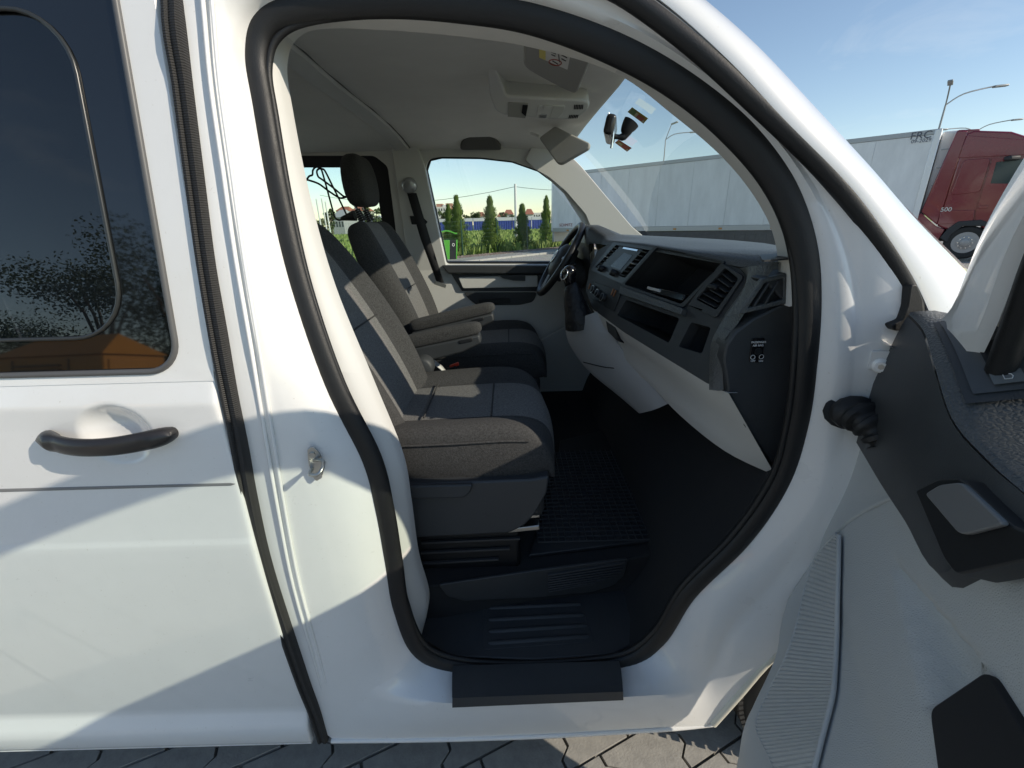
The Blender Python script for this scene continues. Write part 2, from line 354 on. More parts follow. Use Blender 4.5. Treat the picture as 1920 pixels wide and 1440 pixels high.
# window surround and glass
def wl(r, n, x0, x1, z0, z1):
    o = []
    for cx, cz, a0 in ((x1 - r, z0 + r, -90), (x1 - r, z1 - r, 0), (x0 + r, z1 - r, 90), (x0 + r, z0 + r, 180)):
        for k in range(n + 1): a = R(a0 + 90 * k / n); o.append((cx + r * math.cos(a), cz + r * math.sin(a)))
    return o
def onskin(P, off=0): return [V((x, (.012 + tumble(z) if z > 1.19 else skin(x, z)) + off - (.0015 if z < 1.215 else 0), z)) for x, z in P]
WX0, WX1, WZ0, WZ1 = -1.68, -.579, 1.219, 1.86
inn = wl(.055, 6, WX0, WX1, WZ0, WZ1); N = len(inn)
outl = []
for x, z in inn:
    cx, cz = (WX0 + WX1) / 2, (WZ0 + WZ1) / 2; a, b = (x - cx) / ((WX1 - WX0) / 2), (z - cz) / ((WZ1 - WZ0) / 2); m_ = max(abs(a), abs(b))
    a, b = a / m_, b / m_; outl.append((cx + a * (WX1 - WX0) / 2 + (.0545 if a > .999 else -.06 if a < -.999 else a * .08), cz + b * (WZ1 - WZ0) / 2 + (.05 if b > .999 else -.016 if b < -.999 else b * .02)))
outl = [(min(x, XE + .0005), z) for x, z in outl]
a_, b_ = onskin(outl), onskin(inn); c_ = onskin(inn, .012)
loft('window_surround', [a_ + [a_[0]], b_ + [b_[0]], c_ + [c_[0]]], PAINT, sd, smooth=40)
ed = [V((XE + .0005, .012 + tumble(z), z)) for z in [1.22 + .05 * i for i in range(15)]]
loft('door_edge', [ed, [p + V((.0035, .004, 0)) for p in ed], [p + V((.0035, .035, 0)) for p in ed]], PAINT, sd, smooth=50)
tube('window_rubber', onskin(wl(.053, 8, WX0 + .003, WX1 - .003, WZ0 + .003, WZ1 - .003), -.001), .0055, mat('grey_rubber', (.10, .10, .10), .45), sd, n=8, closed=True)
PX0, PX1, PZ0, PZ1 = WX0 + .1, -.665, 1.282, 1.775
io = wl(.05, 8, WX0 + .004, WX1 - .004, WZ0 + .004, WZ1 - .004); ii = wl(.09, 8, PX0, PX1, PZ0, PZ1)
a_, b_ = onskin(io, .004), onskin(ii, .004)
loft('window_frit', [a_ + [a_[0]], b_ + [b_[0]]], FRIT, sd, smooth=0)
tube('pane_rubber', onskin(ii, .0025), .0034, mat('pane_rubber', (.03, .033, .033), .3), sd, n=8, closed=True)
wp = onskin(ii, .007); obj('window_pane', wp, [tuple(range(len(wp)))], TINT, sd, smooth=0)
# handle
hp = [aY(p, 0) for p in ((62, 830), (312, 826))]; hx0, hx1, hz = -.846, -.607, 1.108
rows = []; NS = 26
for i in range(NS + 1):
    t = i / NS; t = .5 - .5 * math.cos(math.pi * t) if t < .5 else .5 - .5 * math.cos(math.pi * t); x = hx0 + (hx1 - hx0) * t; e = math.sqrt(max(0, 1 - (2 * t - 1) ** 12)); y = -.004 - .036 * (1 - abs(2 * t - 1) ** 2.2); h = .0165 * max(e, .12) * (1.0 + .1 * abs(2 * t - 1)); dpt = .011 * max(e, .15)
    if t < .14 or t > .87: dpt = .013 + .004
    zc = hz - .007 * math.sin(math.pi * t) + .003
    rows.append([V((x, y + dpt * math.cos(a), zc + h * math.sin(a))) for a in [2 * math.pi * k / 14 for k in range(14)]])
hd = loft('door_handle', rows, mat('handle_plastic', (.02, .018, .018), .38, coat=.15), sd, closed=True, cap=True, smooth=60)
cap = [V((hx0 + .012 + .026 * (1 + math.cos(a)) * .5, -.021 - .01 * (1 + math.cos(a)) * .5, hz + .002 + .0115 * math.sin(a))) for a in [2 * math.pi * k / 20 for k in range(20)]]
obj('lock_cover', cap + [p + V((0, -.004, 0)) for p in cap], [tuple(range(20, 40))] + [(i, (i + 1) % 20, 20 + (i + 1) % 20, 20 + i) for i in range(20)], mat('lock_cap', (.03, .028, .027), .45), sd, smooth=50)
ts = [aY(p, -.003) for p in ((-500, 930), (432, 906), (441, 908), (433, 911), (-500, 937))]
obj('trim_strip', ts + [p + V((0, .012, 0)) for p in ts], [(4, 3, 2, 1, 0)] + [(i, (i + 1) % 5, 5 + (i + 1) % 5, 5 + i) for i in range(5)], mat('grey_moulding', (.22, .22, .22), .5), sd, smooth=0, bevel=.001)
tube('slide_rail', [V((x, .004, .237)) for x in (-3, -2, -1, -.53)], .006, PAINT, VAN, n=8)
# ribbed rubber strip in the door gap
gs = [(606, 1390), (588, 1335), (566, 1280), (528, 1170), (490, 1050), (463, 930), (440, 800), (412, 660), (385, 500), (362, 330), (340, 160), (320, 0)]
gpth = cr([sk(p, .001 + .009 * min(1, i / 8)) for i, p in enumerate(gs)] + [V((-.497, .22, 2.0))], 5)
sec = [(-.013, .0), (-.011, -.006), (-.006, -.007), (-.003, -.003), (0, -.004), (.003, -.006), (.009, -.006), (.012, 0), (.012, .03), (-.013, .03)]
loft('gap_seal', [[p + V((a, b, 0)) for a, b in sec] for p in gpth], GAPR, VAN, closed=True, cap=True, smooth=40)
# door opening: loops through seal, jamb crease and outer edge
J = [((790, 1222), .085, (700, 1290), .02, (622, 1384), .006), ((752, 1140), .09, (660, 1190), .028, (562, 1255), .016), ((737, 1050), .09, (630, 1070), .030, (512, 1110), .018),
     ((721, 955), .09, (600, 965), .030, (478, 970), .02), ((696, 860), .09, (570, 865), .030, (458, 870), .02), ((625, 720), .09, (528, 730), .030, (432, 740), .02),
     ((561, 540), .09, (478, 540), .030, (399, 540), .02), ((520, 370), .088, (440, 370), .030, (371, 370), .02), ((489, 200), .085, (415, 200), .03, (351, 200), .02), ((475, 105), .085, (402, 90), .03, (339, 60), .02),
     ((495, 42), .082, (415, -20), .03, (333, -60), .02), ((565, 10), .08, (500, -70), .03, (430, -170), .02), ((720, -3), .08, (690, -75), .03, (650, -170), .02), ((860, 3), .08, (860, -60), .03, (860, -160), .02),
     ((1000, 23), .075, (1025, -20), .03, (1060, -80), .015), ((1150, 76), .07, (1182, 38), .03, (1217, 8), .012), ((1280, 147), .065, (1310, 120), .03, (1342, 98), .01), ((1390, 240), .06, (1425, 215), .03, (1455, 200), .008),
     ((1468, 342), .06, (1515, 328), .03, (1562, 315), .006), ((1507, 450), .062, (1575, 440), .03, (1640, 430), .004), ((1518, 560), .066, (1605, 560), .03, (1698, 548), .004), ((1512, 690), .07, (1605, 690), .03, (1735, 700), .004),
     ((1497, 800), .075, (1585, 815), .03, (1700, 850), 0), ((1465, 905), .08, (1540, 945), .02, (1640, 1000), 0), ((1390, 1012), .085, (1468, 1075), .035, (1560, 1140), -.004), ((1290, 1112), .085, (1372, 1182), .035, (1450, 1228), -.004),
     ((1232, 1200), .085, (1318, 1285), .022, (1337, 1353), .0), ((1160, 1243), .085, (1205, 1305), .0, (1235, 1364), .004), ((1000, 1257), .085, (1000, 1310), .0, (1000, 1377), .005), ((870, 1252), .085, (835, 1318), .004, (800, 1384), .005)]
S3 = [sk(a, ao) for a, ao, *_ in J]; M3 = [sk(b, bo) for _, _, b, bo, *_ in J]; O3 = [sk(c, co) for *_, c, co in J]
sc_, mc_, oc_ = cr(S3, 8, True), cr(M3, 8, True), cr(O3, 8, True)
def mix(a, b, t, d=0): return [p * (1 - t) + q * t + V((0, d, 0)) for p, q in zip(a, b)]
loops = [[p + V((0, .012, 0)) for p in sc_], mix(sc_, mc_, .30, -.010), mix(sc_, mc_, .65, -.012), mix(sc_, mc_, .9, -.003), mc_, mix(mc_, oc_, .12, -.002), mix(mc_, oc_, .55, -.004), oc_, [p + V((0, .012, -.001)) for p in oc_]]
jm = loft('door_jamb', [l + [l[0]] for l in loops], PAINT, VAN, smooth=60)
rad = [.0225] * 9 + [.0235, .024, .026, .028, .030, .032, .034, .035, .035, .033, .029, .025, .022, .022, .022, .022, .022, .022, .022, .022, .022]
rr = []
for i in range(30):
    for k in range(8): rr.append(rad[i] + (rad[(i + 1) % 30] - rad[i]) * k / 8)
tube('door_seal', sc_, rr, RUBBER, VAN, n=14, closed=True, flat=.62)
cx_ = sum((p for p in sc_), V()) / len(sc_)
tube('seal_lip', [V((cx_.x + (p.x - cx_.x) * .955, p.y + .002, cx_.z + (p.z - cx_.z) * .968)) for p in sc_], .0065, RUBBER, VAN, n=8, closed=True)
# ribs pressed into the rear jamb
for off, rr_ in ((.0, .0035), (.014, .003)):
    rib = [sk(p, .017) + V((off, 0, 0)) for p in ((628, 1370), (590, 1240), (550, 1100), (522, 960), (498, 820), (472, 660), (441, 480), (418, 320), (395, 160), (380, 0), (366, -120))]
    tube('jamb_rib', cr(rib, 4), rr_, PAINT, jm, n=8, flat=1.2)
# striker
sf = Fr(sk((594, 870), .026), (.93, .36, .0), (0, 0, 1))
st = plate('striker_plate', sf, [(576, 842), (586, 836), (600, 850), (607, 868), (606, 890), (594, 904), (585, 893), (578, 868)], 0, .004, STEEL, VAN, bevel=.001, r=.006)
a0 = sf.p(sf.px((585, 878)), .003); dv = V((.35, -.9, .1)).normalized()
lp = [a0, a0 + V((.012, -.032, .008)), a0 + V((.030, -.040, .012)), a0 + V((.036, -.030, .02)), a0 + V((.030, -.012, .024)), a0 + V((.006, .004, .018))]
tube('striker_loop', cr(lp, 5), .0036, STEEL, st, n=8)
for q in ((585, 851), (598, 890)):
    c = sf.p(sf.px(q), .004); tube('striker_bolt', [c, c + sf.w * .004], .006, STEEL, st, n=10)
# sill cover
sl_ = [(850, 1262), (1163, 1250), (1169, 1312), (850, 1326)]
top = [sk((848 + i * 31.6, 1264 - i * .9), .052) for i in range(11)]; mid = [sk((848 + i * 32.0, 1309 - i * 1.2), -.006) for i in range(11)]; low = [sk((848 + i * 32.1, 1327 - i * 1.4), -.009) for i in range(11)]
tp = [aZ((p_, 0), 0) if 0 else q for p_, q in enumerate(top)]
rws = [[p + V((0, .02, .003)) for p in top], [p + V((0, 0, .004)) for p in top], mix(top, mid, .5, -.006), mix(top, mid, .9, -.003), mid, low, [p + V((0, .02, 0)) for p in low]]
loft('sill_cover', rws, DARK, VAN, smooth=40)
# sill bottom lip and outer wheel arch lip
lip = [sk(p, .006) for p in ((622, 1388), (800, 1386), (1000, 1380), (1235, 1367), (1337, 1357))]
tube('sill_lip', cr(lip, 4), .007, PAINT, VAN, n=8)
al = [sk(p, .0) for p in ((1337, 1357), (1385, 1303), (1450, 1230), (1560, 1142), (1640, 1003))]
al += [V((.95, 0, .78)), V((1.2, 0, .70)), V((1.36, 0, .5)), V((1.42, 0, .3))]
tube('wheel_arch_lip', cr(al, 5), .009, mat('arch_lip', (.72, .70, .60), .4, coat=.3), VAN, n=8)
ar = cr(al, 5); loft('wheel_arch_liner', [ar, [p + V((0, .30, 0)) for p in ar]], BLACK, VAN, smooth=50)
# outer A pillar band and weatherstrip
E1 = [(1060, -110), (1140, -55), (1238, 0), (1365, 112), (1485, 240), (1590, 345), (1655, 430), (1712, 520), (1745, 590)]
E2 = [(1130, -150), (1225, -75), (1322, 0), (1420, 85), (1520, 190), (1625, 305), (1705, 395), (1800, 490), (1880, 570)]
e1, e2 = cr([sk(p, -.002) for p in E1], 6), cr([sk(p, .065) for p in E2], 6)
em = [p * .55 + q * .45 + V((0, -.022, 0)) for p, q in zip(e1, e2)]
loft('windscreen_pillar', [[p + V((0, .03, 0)) for p in e1], e1, mix(e1, em, .15, -.003), mix(e1, em, .5, -.006), em, mix(em, e2, .5, -.008), e2, [p + V((.01, .05, 0)) for p in e2]], PAINT, VAN, smooth=60)
W2 = [(1000, -90), (1090, -50), (1180, -5), (1300, 85), (1420, 195), (1540, 312), (1625, 415), (1690, 515), (1712, 575), (1706, 625)]
tube('pillar_weatherstrip', cr([sk(p, .012) for p in W2], 6), .016, RUBBER, VAN, n=12, flat=.9)
W3 = [(1040, -110), (1115, -60), (1210, -5), (1335, 93), (1455, 218), (1568, 330), (1640, 420), (1703, 520), (1730, 570)]
tube('pillar_gutter', cr([sk(p, .004) for p in W3], 6), .005, mat('gutter_grey', (.18, .18, .18), .4), VAN, n=8)
plate('seal_end', Fr(sk((1690, 590), .0), (1, 0, 0), (0, 0, 1)), [(1708, 535), (1720, 533), (1731, 560), (1733, 588), (1718, 592), (1712, 622), (1676, 620), (1672, 610), (1692, 600), (1702, 575)], -.02, .004, RUBBER, VAN, r=.004, bevel=.002)
# hinge plate, bolt, cable bellows on the front pillar
hf = Fr(sk((1650, 680), .022), (.80, -.6, 0), (0, 0, 1))
hg = plate('hinge_plate', hf, [(1634, 658), (1710, 661), (1706, 696), (1626, 693)], -.01, .012, mat('hinge_paint', (.66, .66, .65), .45), VAN, r=.004, bevel=.002)
c = hf.p(hf.px((1651, 682)), .011); tube('hinge_bolt', [c, c + hf.w * .004, c + hf.w * .006, c + hf.w * .012], [.013, .013, .0085, .0085], PAINT, hg, n=16)
tube('bolt_socket', [c + hf.w * .0121, c + hf.w * .0126], .005, STEEL, hg, n=6)
bp_ = [sk((1592, 772), .03), sk((1612, 778), .0), sk((1640, 800), -.03), sk((1660, 830), -.05)]
bpth = cr(bp_, 10); tube('cable_bellows', bpth, [.043 * (1.06 if i % 6 < 3 else .80) * (1 - .008 * i) for i in range(len(bpth))], mat('bellows_rubber', (.02, .02, .02), .6), VAN, n=14, flat=.75, ref=V((0, 0, 1)), smooth=60)
# roof, rear, far flank, nose: closes the shell
hx = [-3.0, -2.2, -1.4, -.6, 0, .12]
rows = []
for y in [.14, .17, .22, .35, .6, .95, 1.3, 1.55, 1.68, 1.73, 1.76]:
    t = abs(y - .95) / .81; rows.append([V((x, y, 1.985 - .15 * t ** 4 - (.03 if x > .1 else 0))) for x in hx])
loft('roof', rows, PAINT, VAN, smooth=60)
loft('cant_rail', [[V((x, .012 + tumble(1.84), 1.84)) for x in (-3, -2, -1, -.55)], [V((x, .14, 1.86)) for x in (-3, -2, -1, -.55)]], PAINT, VAN, smooth=60)
loft('cant_rail', [[V((-.62, .012 + tumble(1.84), 1.84))] + [p + V((0, .005, 0)) for p in oc_[80:122]], [V((-.62, .16, 1.87))] + [V((p.x, max(p.y + .05, .15), max(p.z, 1.80) + .06)) for p in oc_[80:122]]], PAINT, VAN, smooth=60)
loft('tailgate', [[V((-3.0, y, z)) for y in (0.01, .95, 1.89)] for z in (.3, 1.2)] + [[V((-2.95, y, z)) for y in (.12, .95, 1.78)] for z in (1.85, 1.97)], PAINT, VAN, smooth=30)
fl = [[V((x, 1.9 - skin(x, z), z)) for x in (-3, -1.5, 0, .5, .8)] for z in (.24, .5, .9, 1.2)]
loft('far_flank', fl, PAINT, VAN, smooth=40)
for y0, y1 in ((0.0, .4), (.4, 1.5), (1.5, 1.9)): pass
rows = []
for x, z, in ((.80, 1.28), (.98, 1.19), (1.25, 1.12), (1.55, 1.02), (1.75, .88), (1.82, .6), (1.80, .3)):
    rows.append([V((x - .16 * (abs(y - .95) / .95) ** 3, y, z - .04 * (abs(y - .95) / .95) ** 4)) for y in (.0, .08, .3, .95, 1.6, 1.82, 1.9)])
loft('bonnet', rows, PAINT, VAN, smooth=60)
fd = [V((.76, .012, 1.30)), V((.79, .0, 1.24)), V((1.1, .0, 1.12)), V((1.4, .0, 1.03)), V((1.6, 0, .86)), V((1.66, 0, .6)), V((1.64, 0, .3)), V((1.42, 0, .3)), V((1.36, 0, .5)), V((1.2, 0, .70)), V((.95, 0, .78)), V((.76, 0, .66)), V((.735, 0, .9)), V((.74, 0, 1.2))]
obj('front_fender', fd + [p + V((0, .02, 0)) for p in fd], [tuple(range(14)), tuple(range(27, 13, -1))] + [(i, (i + 1) % 14, 14 + (i + 1) % 14, 14 + i) for i in range(14)], PAINT, VAN, smooth=30, bevel=.006)
# front wheel
wc = V((.885, .135, .335)); rows = []
for y, r in ((-.11, .20), (-.115, .26), (-.105, .30), (-.085, .327), (-.06, .334), (-.058, .326), (-.045, .326), (-.043, .335), (0, .336), (.043, .335), (.045, .326), (.058, .326), (.06, .334), (.085, .327), (.11, .29), (.115, .2)):
    rows.append([wc + V((r * math.cos(a), y, r * math.sin(a))) for a in [2 * math.pi * k / 72 for k in range(72)]])
wh = loft('front_wheel', rows, TYRE, VAN, closed=True, smooth=30)
rows = [[wc + V((r * math.cos(a), y, r * math.sin(a))) for a in [2 * math.pi * k / 40 for k in range(40)]] for y, r in ((-.10, .205), (-.09, .19), (-.05, .17), (-.06, .06), (-.07, .05))]
loft('rim', rows, SILV, wh, closed=True, cap=True, smooth=40)
tv = []; tf = []
for k in range(110):
    a = 2 * math.pi * k / 110
    for y0, y1 in ((-.104, -.062), (-.04, -.004), (.004, .04), (.062, .1)):
        b = len(tv); rr0 = .339 if abs(y0 + y1) < .1 else .334
        for aa, yy in ((a, y0), (a + .035, y0), (a + .045, y1), (a + .01, y1)): tv.append(wc + V((rr0 * math.cos(aa), yy, rr0 * math.sin(aa))))
        for aa, yy in ((a, y0), (a + .035, y0), (a + .045, y1), (a + .01, y1)): tv.append(wc + V(((rr0 - .012) * math.cos(aa), yy, (rr0 - .012) * math.sin(aa))))
        tf += [(b, b + 1, b + 2, b + 3), (b, b + 4, b + 5, b + 1), (b + 1, b + 5, b + 6, b + 2), (b + 2, b + 6, b + 7, b + 3), (b + 3, b + 7, b + 4, b)]
tag(obj('tread', tv, tf, TYRE, wh, smooth=0), kind='stuff')
# windscreen
def ws(s, t):                        # s across (0 near, 1 far), t up
    y0 = .135 + .115 * t; y = y0 + (1.9 - 2 * y0) * s; bow = 4 * s * (1 - s)
    return V((.82 - .50 * t + bow * (.13 - .05 * t) - .03 * t * t, y, 1.30 + .545 * t + .03 * bow * t + .05 * t * (1 - t)))
loft('windscreen', [[ws(i / 16, j / 8) for i in range(17)] for j in range(9)], GLASS, VAN, smooth=60)

# ------------------------------------------------------------------ van interior: trims round the opening
tin = [((790, 1192), .15), ((802, 1130), .175), ((781, 1050), .165), ((767, 950), .16), ((750, 860), .15), ((693, 720), .145), ((619, 540), .14), ((570, 370), .135), ((535, 200), .13), ((524, 110), .13),
       ((546, 58), .16), ((600, 41), .165), ((720, 44), .165), ((860, 56), .165), ((1000, 78), .16), ((1160, 127), .15), ((1275, 210), .13), ((1373, 295), .12), ((1440, 382), .115), ((1472, 462), .11), ((1480, 575), .11)]
TI = cr([sk(p, o) for p, o in tin], 8); TS = cr([p + V((0, .022, 0)) for p in S3[:21]], 8)
tm = [a * .4 + b * .6 + V((0, -.008, 0)) for a, b in zip(TS, TI)]
def trim(name, a, b, mt):
    s = slice(a, b); loft(name, [TS[s], mix(TS, tm, .5, -.003)[s], tm[s], mix(tm, TI, .7, -.003)[s], TI[s], [p + V((0, .03, 0)) for p in TI[s]]], mt, VAN, smooth=60)
trim('pillar_trim_lower', 0, 42, LIGHT); trim('pillar_trim_upper', 41, 79, LIGHT); trim('headliner_edge', 78, 121, HEAD); trim('windscreen_pillar_trim', 120, 161, LIGHT)
# headliner
hl = []
for y in [.20, .21, .25, .32, .45, .65, .95, 1.25, 1.45, 1.58, 1.66, 1.70, 1.72]:
    t = abs(y - .95) / .76; fx = .325 + .05 * (1 - t * t)
    hl.append([V((x, y, 1.885 - .085 * t ** 3 - (.03 * max(0, x) / .3))) for x in (-3, -2, -1, -.62, -.3, 0, .18, fx - .03)] + [V((fx, y, 1.853 - .06 * t ** 3 + .006))])
hd_ = loft('headliner', hl, HEAD, VAN, smooth=60)
def hz(x, y): t = abs(y - .95) / .76; return 1.885 - .085 * t ** 3 - .03 * max(0, x) / .3
stp = [V((-.47 - .06 * math.sin((y - .2) / 1.5 * 3.14), y, hz(-.4, y) - .003)) for y in [.21 + .0625 * i for i in range(25)]]
loft('roof_bow_cover', [[p + V((-.075, 0, .004)) for p in stp], [p + V((-.07, 0, -.008)) for p in stp], [p + V((-.005, 0, -.008)) for p in stp], [p + V((0, 0, .004)) for p in stp]], LIGHT, VAN, smooth=30)
tube('headliner_seam', [p + V((.004, 0, .003)) for p in stp], .0025, BLACK, VAN, n=6)
gr = Fr(V((0, 1.64, hz(0, 1.64) - .012)), (1, 0, 0), (0, -.85, .5))
plate('grab_recess', gr, [(862, 282), (866, 265), (885, 253), (910, 251), (930, 262), (942, 282)], -.02, .003, mat('recess_grey', (.12, .12, .11), .9), VAN, r=.02, bevel=.004)

# ------------------------------------------------------------------ far side of the cabin
FU = Fr((0, 1.80, 1.23), (1, 0, 0), (0, -.17, 1)); FL = Fr((0, 1.78, 1.23), (1, 0, 0), (0, 0, 1))
fw = [(836, 497), (815, 400), (797, 318), (803, 299), (825, 294), (900, 295), (960, 302), (1010, 320), (1060, 358), (1098, 402), (1113, 440), (1116, 497)]
rw = [(250, 292), (702, 292), (727, 312), (742, 430), (749, 530), (250, 530)]
pxo = [(-3.0, -.02), (.40, -.02), (.46, .10), (.40, .22), (.30, .36), (.20, .50), (.10, .60), (-.10, .625), (-3.0, .625)]
hA = [FU.px(p) for p in fw]; hB = [FU.px(p) for p in rw]
plate('far_window_wall', FU, pxo, -.05, 0, LIGHT, VAN, holes=[hA, hB], px=False, hr=.02, smooth=30)
plate('far_window_seal', FU, hA, -.056, -.03, RUBBER, VAN, holes=[[((a[0] - .02) * .985 + .02 - .0, (a[1] - .26) * .965 + .26) for a in hA]], px=False, smooth=30)
plate('far_rear_frit', FU, hB, -.056, -.03, BLACK, VAN, holes=[[FU.px(p) for p in ((250, 315), (684, 315), (698, 326), (716, 430), (722, 510), (250, 510))]], px=False, smooth=30)
obj('far_door_glass', [FU.p(a, -.043) for a in ((-.45, -.01), (.5, -.01), (.42, .2), (.1, .56), (-.45, .57))], [(0, 1, 2, 3, 4)], GLASS, VAN, smooth=0)
obj('far_rear_glass', [FU.p(a, -.045) for a in ((-2.4, -.01), (-.52, -.01), (-.52, .6), (-2.4, .6))], [(0, 1, 2, 3)], GLASSG, VAN, smooth=0)
plate('far_windscreen_pillar', FU, [(1004, 318), (985, 300), (1000, 268), (1040, 262), (1066, 288), (1090, 312), (1140, 372), (1185, 425), (1215, 450), (1150, 470), (1120, 470), (1113, 440), (1098, 402), (1060, 358), (1030, 333)], -.02, .02, LIGHT, VAN, bevel=.012, seg=3, r=.01)
bpf = plate('far_seatbelt_pillar', FU, [(721, 239), (745, 239), (763, 252), (783, 276), (796, 312), (815, 400), (836, 497), (875, 560), (912, 640), (890, 700), (830, 640), (786, 540), (762, 470), (748, 370), (736, 290)], -.02, .022, LIGHT, VAN, bevel=.008, r=.01)
plate('belt_slot', FU, [(768, 405), (790, 405), (802, 416), (798, 421), (772, 421)], .01, .024, BLACK, bpf, r=.004)
c = FU.p(FU.px((768, 348), .03), .022); tube('belt_anchor', [c, c + FU.w * .012, c + FU.w * .03, c + FU.w * .034], [.038, .038, .034, .026], SILV, bpf, n=20)
BELT = mat('belt_webbing', (.02, .02, .022), .75, bump=.3, bscale=300, btype='wave')
b0, b1 = FU.p(FU.px((772, 362), .05), .05), aY((824, 530), 1.70)
loft('seat_belt', [[b0 + V((-.024, 0, 0)), b0 + V((.024, 0, 0))], [(b0 + b1) / 2 + V((-.024, -.02, 0)), (b0 + b1) / 2 + V((.024, -.01, 0))], [b1 + V((-.012, -.01, 0)), b1 + V((.024, .0, 0))]], BELT, VAN, smooth=60, solid=.002)
bc = aY((822, 533), 1.69); bar('belt_tongue', bc + V((-.02, 0, .01)), bc + V((.04, 0, -.012)), .004, .02, STEEL, VAN, bevel=.001)
# far door lining
fd_ = plate('far_door_card', FL, [(780, 500), (1130, 500), (1140, 560), (1120, 690), (1060, 760), (800, 760)], -.04, 0, LIGHT, VAN, bevel=.004)
plate('door_ledge', FL, [(828, 498), (1040, 498), (1040, 514), (840, 513)], 0, .045, DARK, fd_, bevel=.006)
plate('door_band', FL, [(846, 514), (1030, 514), (1022, 546), (866, 546)], 0, .012, DARK, fd_, bevel=.004)
plate('door_insert', FL, [(859, 520), (1008, 516), (1008, 538), (868, 541)], .012, .022, LIGHT, fd_, bevel=.003, r=.01)
plate('door_release', FL, [(934, 516), (985, 515), (985, 527), (962, 526), (944, 522)], .022, .034, DARK, fd_, bevel=.003, r=.004)
plate('door_pocket', FL, [(868, 548), (1008, 548), (1000, 566), (975, 572), (895, 573), (880, 562)], 0, .006, DARK, fd_, r=.02, bevel=.003)
plate('pocket_grip', FL, [(897, 562), (955, 559), (958, 568), (899, 571)], .006, .02, BLACK, fd_, r=.006, bevel=.002)
bar('lock_pin', FL.p(FL.px((844, 497)), .02), FL.p(FL.px((844, 497)), .02) + V((0, 0, .02)), .007, .007, BLACK, fd_, bevel=.002)
plate('footwell_side', Fr((0, 1.70, .9), (1, 0, 0), (0, 0, 1)), [(1010, 640), (1100, 590), (1130, 800), (1000, 830)], -.03, 0, DPAN, VAN, r=.03, bevel=.006)

# ------------------------------------------------------------------ floor, step, wheel housing
FLZ = .50
obj('cabin_floor', [(-3, .12, FLZ - .12), (.95, .12, FLZ - .12), (.95, 1.8, FLZ - .12), (-3, 1.8, FLZ - .12), (-3, .12, FLZ - .16), (.95, .12, FLZ - .16), (.95, 1.8, FLZ - .16), (-3, 1.8, FLZ - .16)], [(0, 1, 2, 3), (4, 5, 6, 7), (0, 1, 5, 4), (2, 3, 7, 6), (1, 2, 6, 5), (0, 3, 7, 4)], BLACK, VAN, smooth=0)
rz = [aZ(p, FLZ) for p in ((770, 1112), (822, 1096), (900, 1083), (1000, 1068), (1100, 1055), (1178, 1046), (1260, 1030), (1330, 990))]
rl = [V((p.x, p.y - .012, FLZ - .118)) for p in [aZ(q, FLZ) for q in ((770, 1112), (822, 1096), (900, 1083), (1000, 1068), (1100, 1055), (1178, 1046), (1260, 1030), (1330, 990))]]
back = [V((p.x, 1.79, FLZ)) for p in rz]
rz[0].x = back[0].x = rl[0].x = -3; rz[-1].x = back[-1].x = rl[-1].x = .94
stepm = loft('floor_panel', [back, rz, [p + V((0, -.004, -.004)) for p in rz], rl], CARPET, VAN, smooth=30)
SZ = FLZ - .118
well = [(787, 1195), (800, 1160), (818, 1105), (836, 1100), (850, 1118), (1000, 1120), (1120, 1108), (1172, 1078), (1212, 1072), (1234, 1150), (1205, 1195), (1150, 1226), (1000, 1236), (850, 1230)]
wf = Fr((0, .2, SZ), (1, 0, 0), (0, 1, 0))
sw = plate('entry_step', wf, [wf.px(p, .006) for p in well], 0, .006, DARK, VAN, px=False, r=.02, bevel=.003)
plate('step_pad', wf, [(906, 1128), (1086, 1120), (1115, 1203), (906, 1218)], .006, .0075, DARK, sw, r=.015, bevel=.001)
for i in range(4):
    t = (i + .5) / 4; a, b = wf.p(wf.px((916, 1128 + t * 88), .009), .0085), wf.p(wf.px((1088 + 20 * t, 1122 + t * 80), .009), .0085)
    tube('step_rib', [a, a + (b - a) * .03, a + (b - a) * .97, b], [.003, .0075, .0075, .003], DARK, sw, n=8, ref=V((0, 0, 1)), flat=.6)
# ventilation slots in the step riser
rf = Fr((rz[3] + rl[3]) / 2 + V((0, -.012, 0)), rz[5] - rz[2], V((0, 0, 1)))
pl = plate('riser_panel', rf, [(822, 1097), (1000, 1071), (1178, 1048), (1170, 1080), (1150, 1098), (1110, 1110), (1000, 1121), (870, 1127), (838, 1118)], -.004, .004, DARK, VAN, r=.01, bevel=.002)
for i in range(8):
    t = i / 7; y0, y1 = 1077 + t * 31, 1053 + t * 40; x1 = 1172 - 55 * t ** 2.2
    bar('riser_slat', rf.p(rf.px((1027, y0 + 1), .008), .008), rf.p(rf.px((x1, y1 + (1 - t) * 2), .008), .008), .008, .005, mat('slat_plastic', (.05, .052, .056), .45), pl, bevel=.001)
# wheel housing and firewall (dark)
wh_ = [p + V((0, .02, 0)) for p in sc_[170:232]]
loft('wheel_housing', [wh_, [p + V((.03, .10, 0)) for p in wh_], [p + V((.05, .5, .0)) for p in wh_], [p + V((.05, 1.6, 0)) for p in wh_]], CARPET, VAN, smooth=50)
loft('firewall', [[V((.93, y, z)) for y in (.1, 1.8)] for z in (.3, 1.3)], CARPET, VAN, smooth=0)
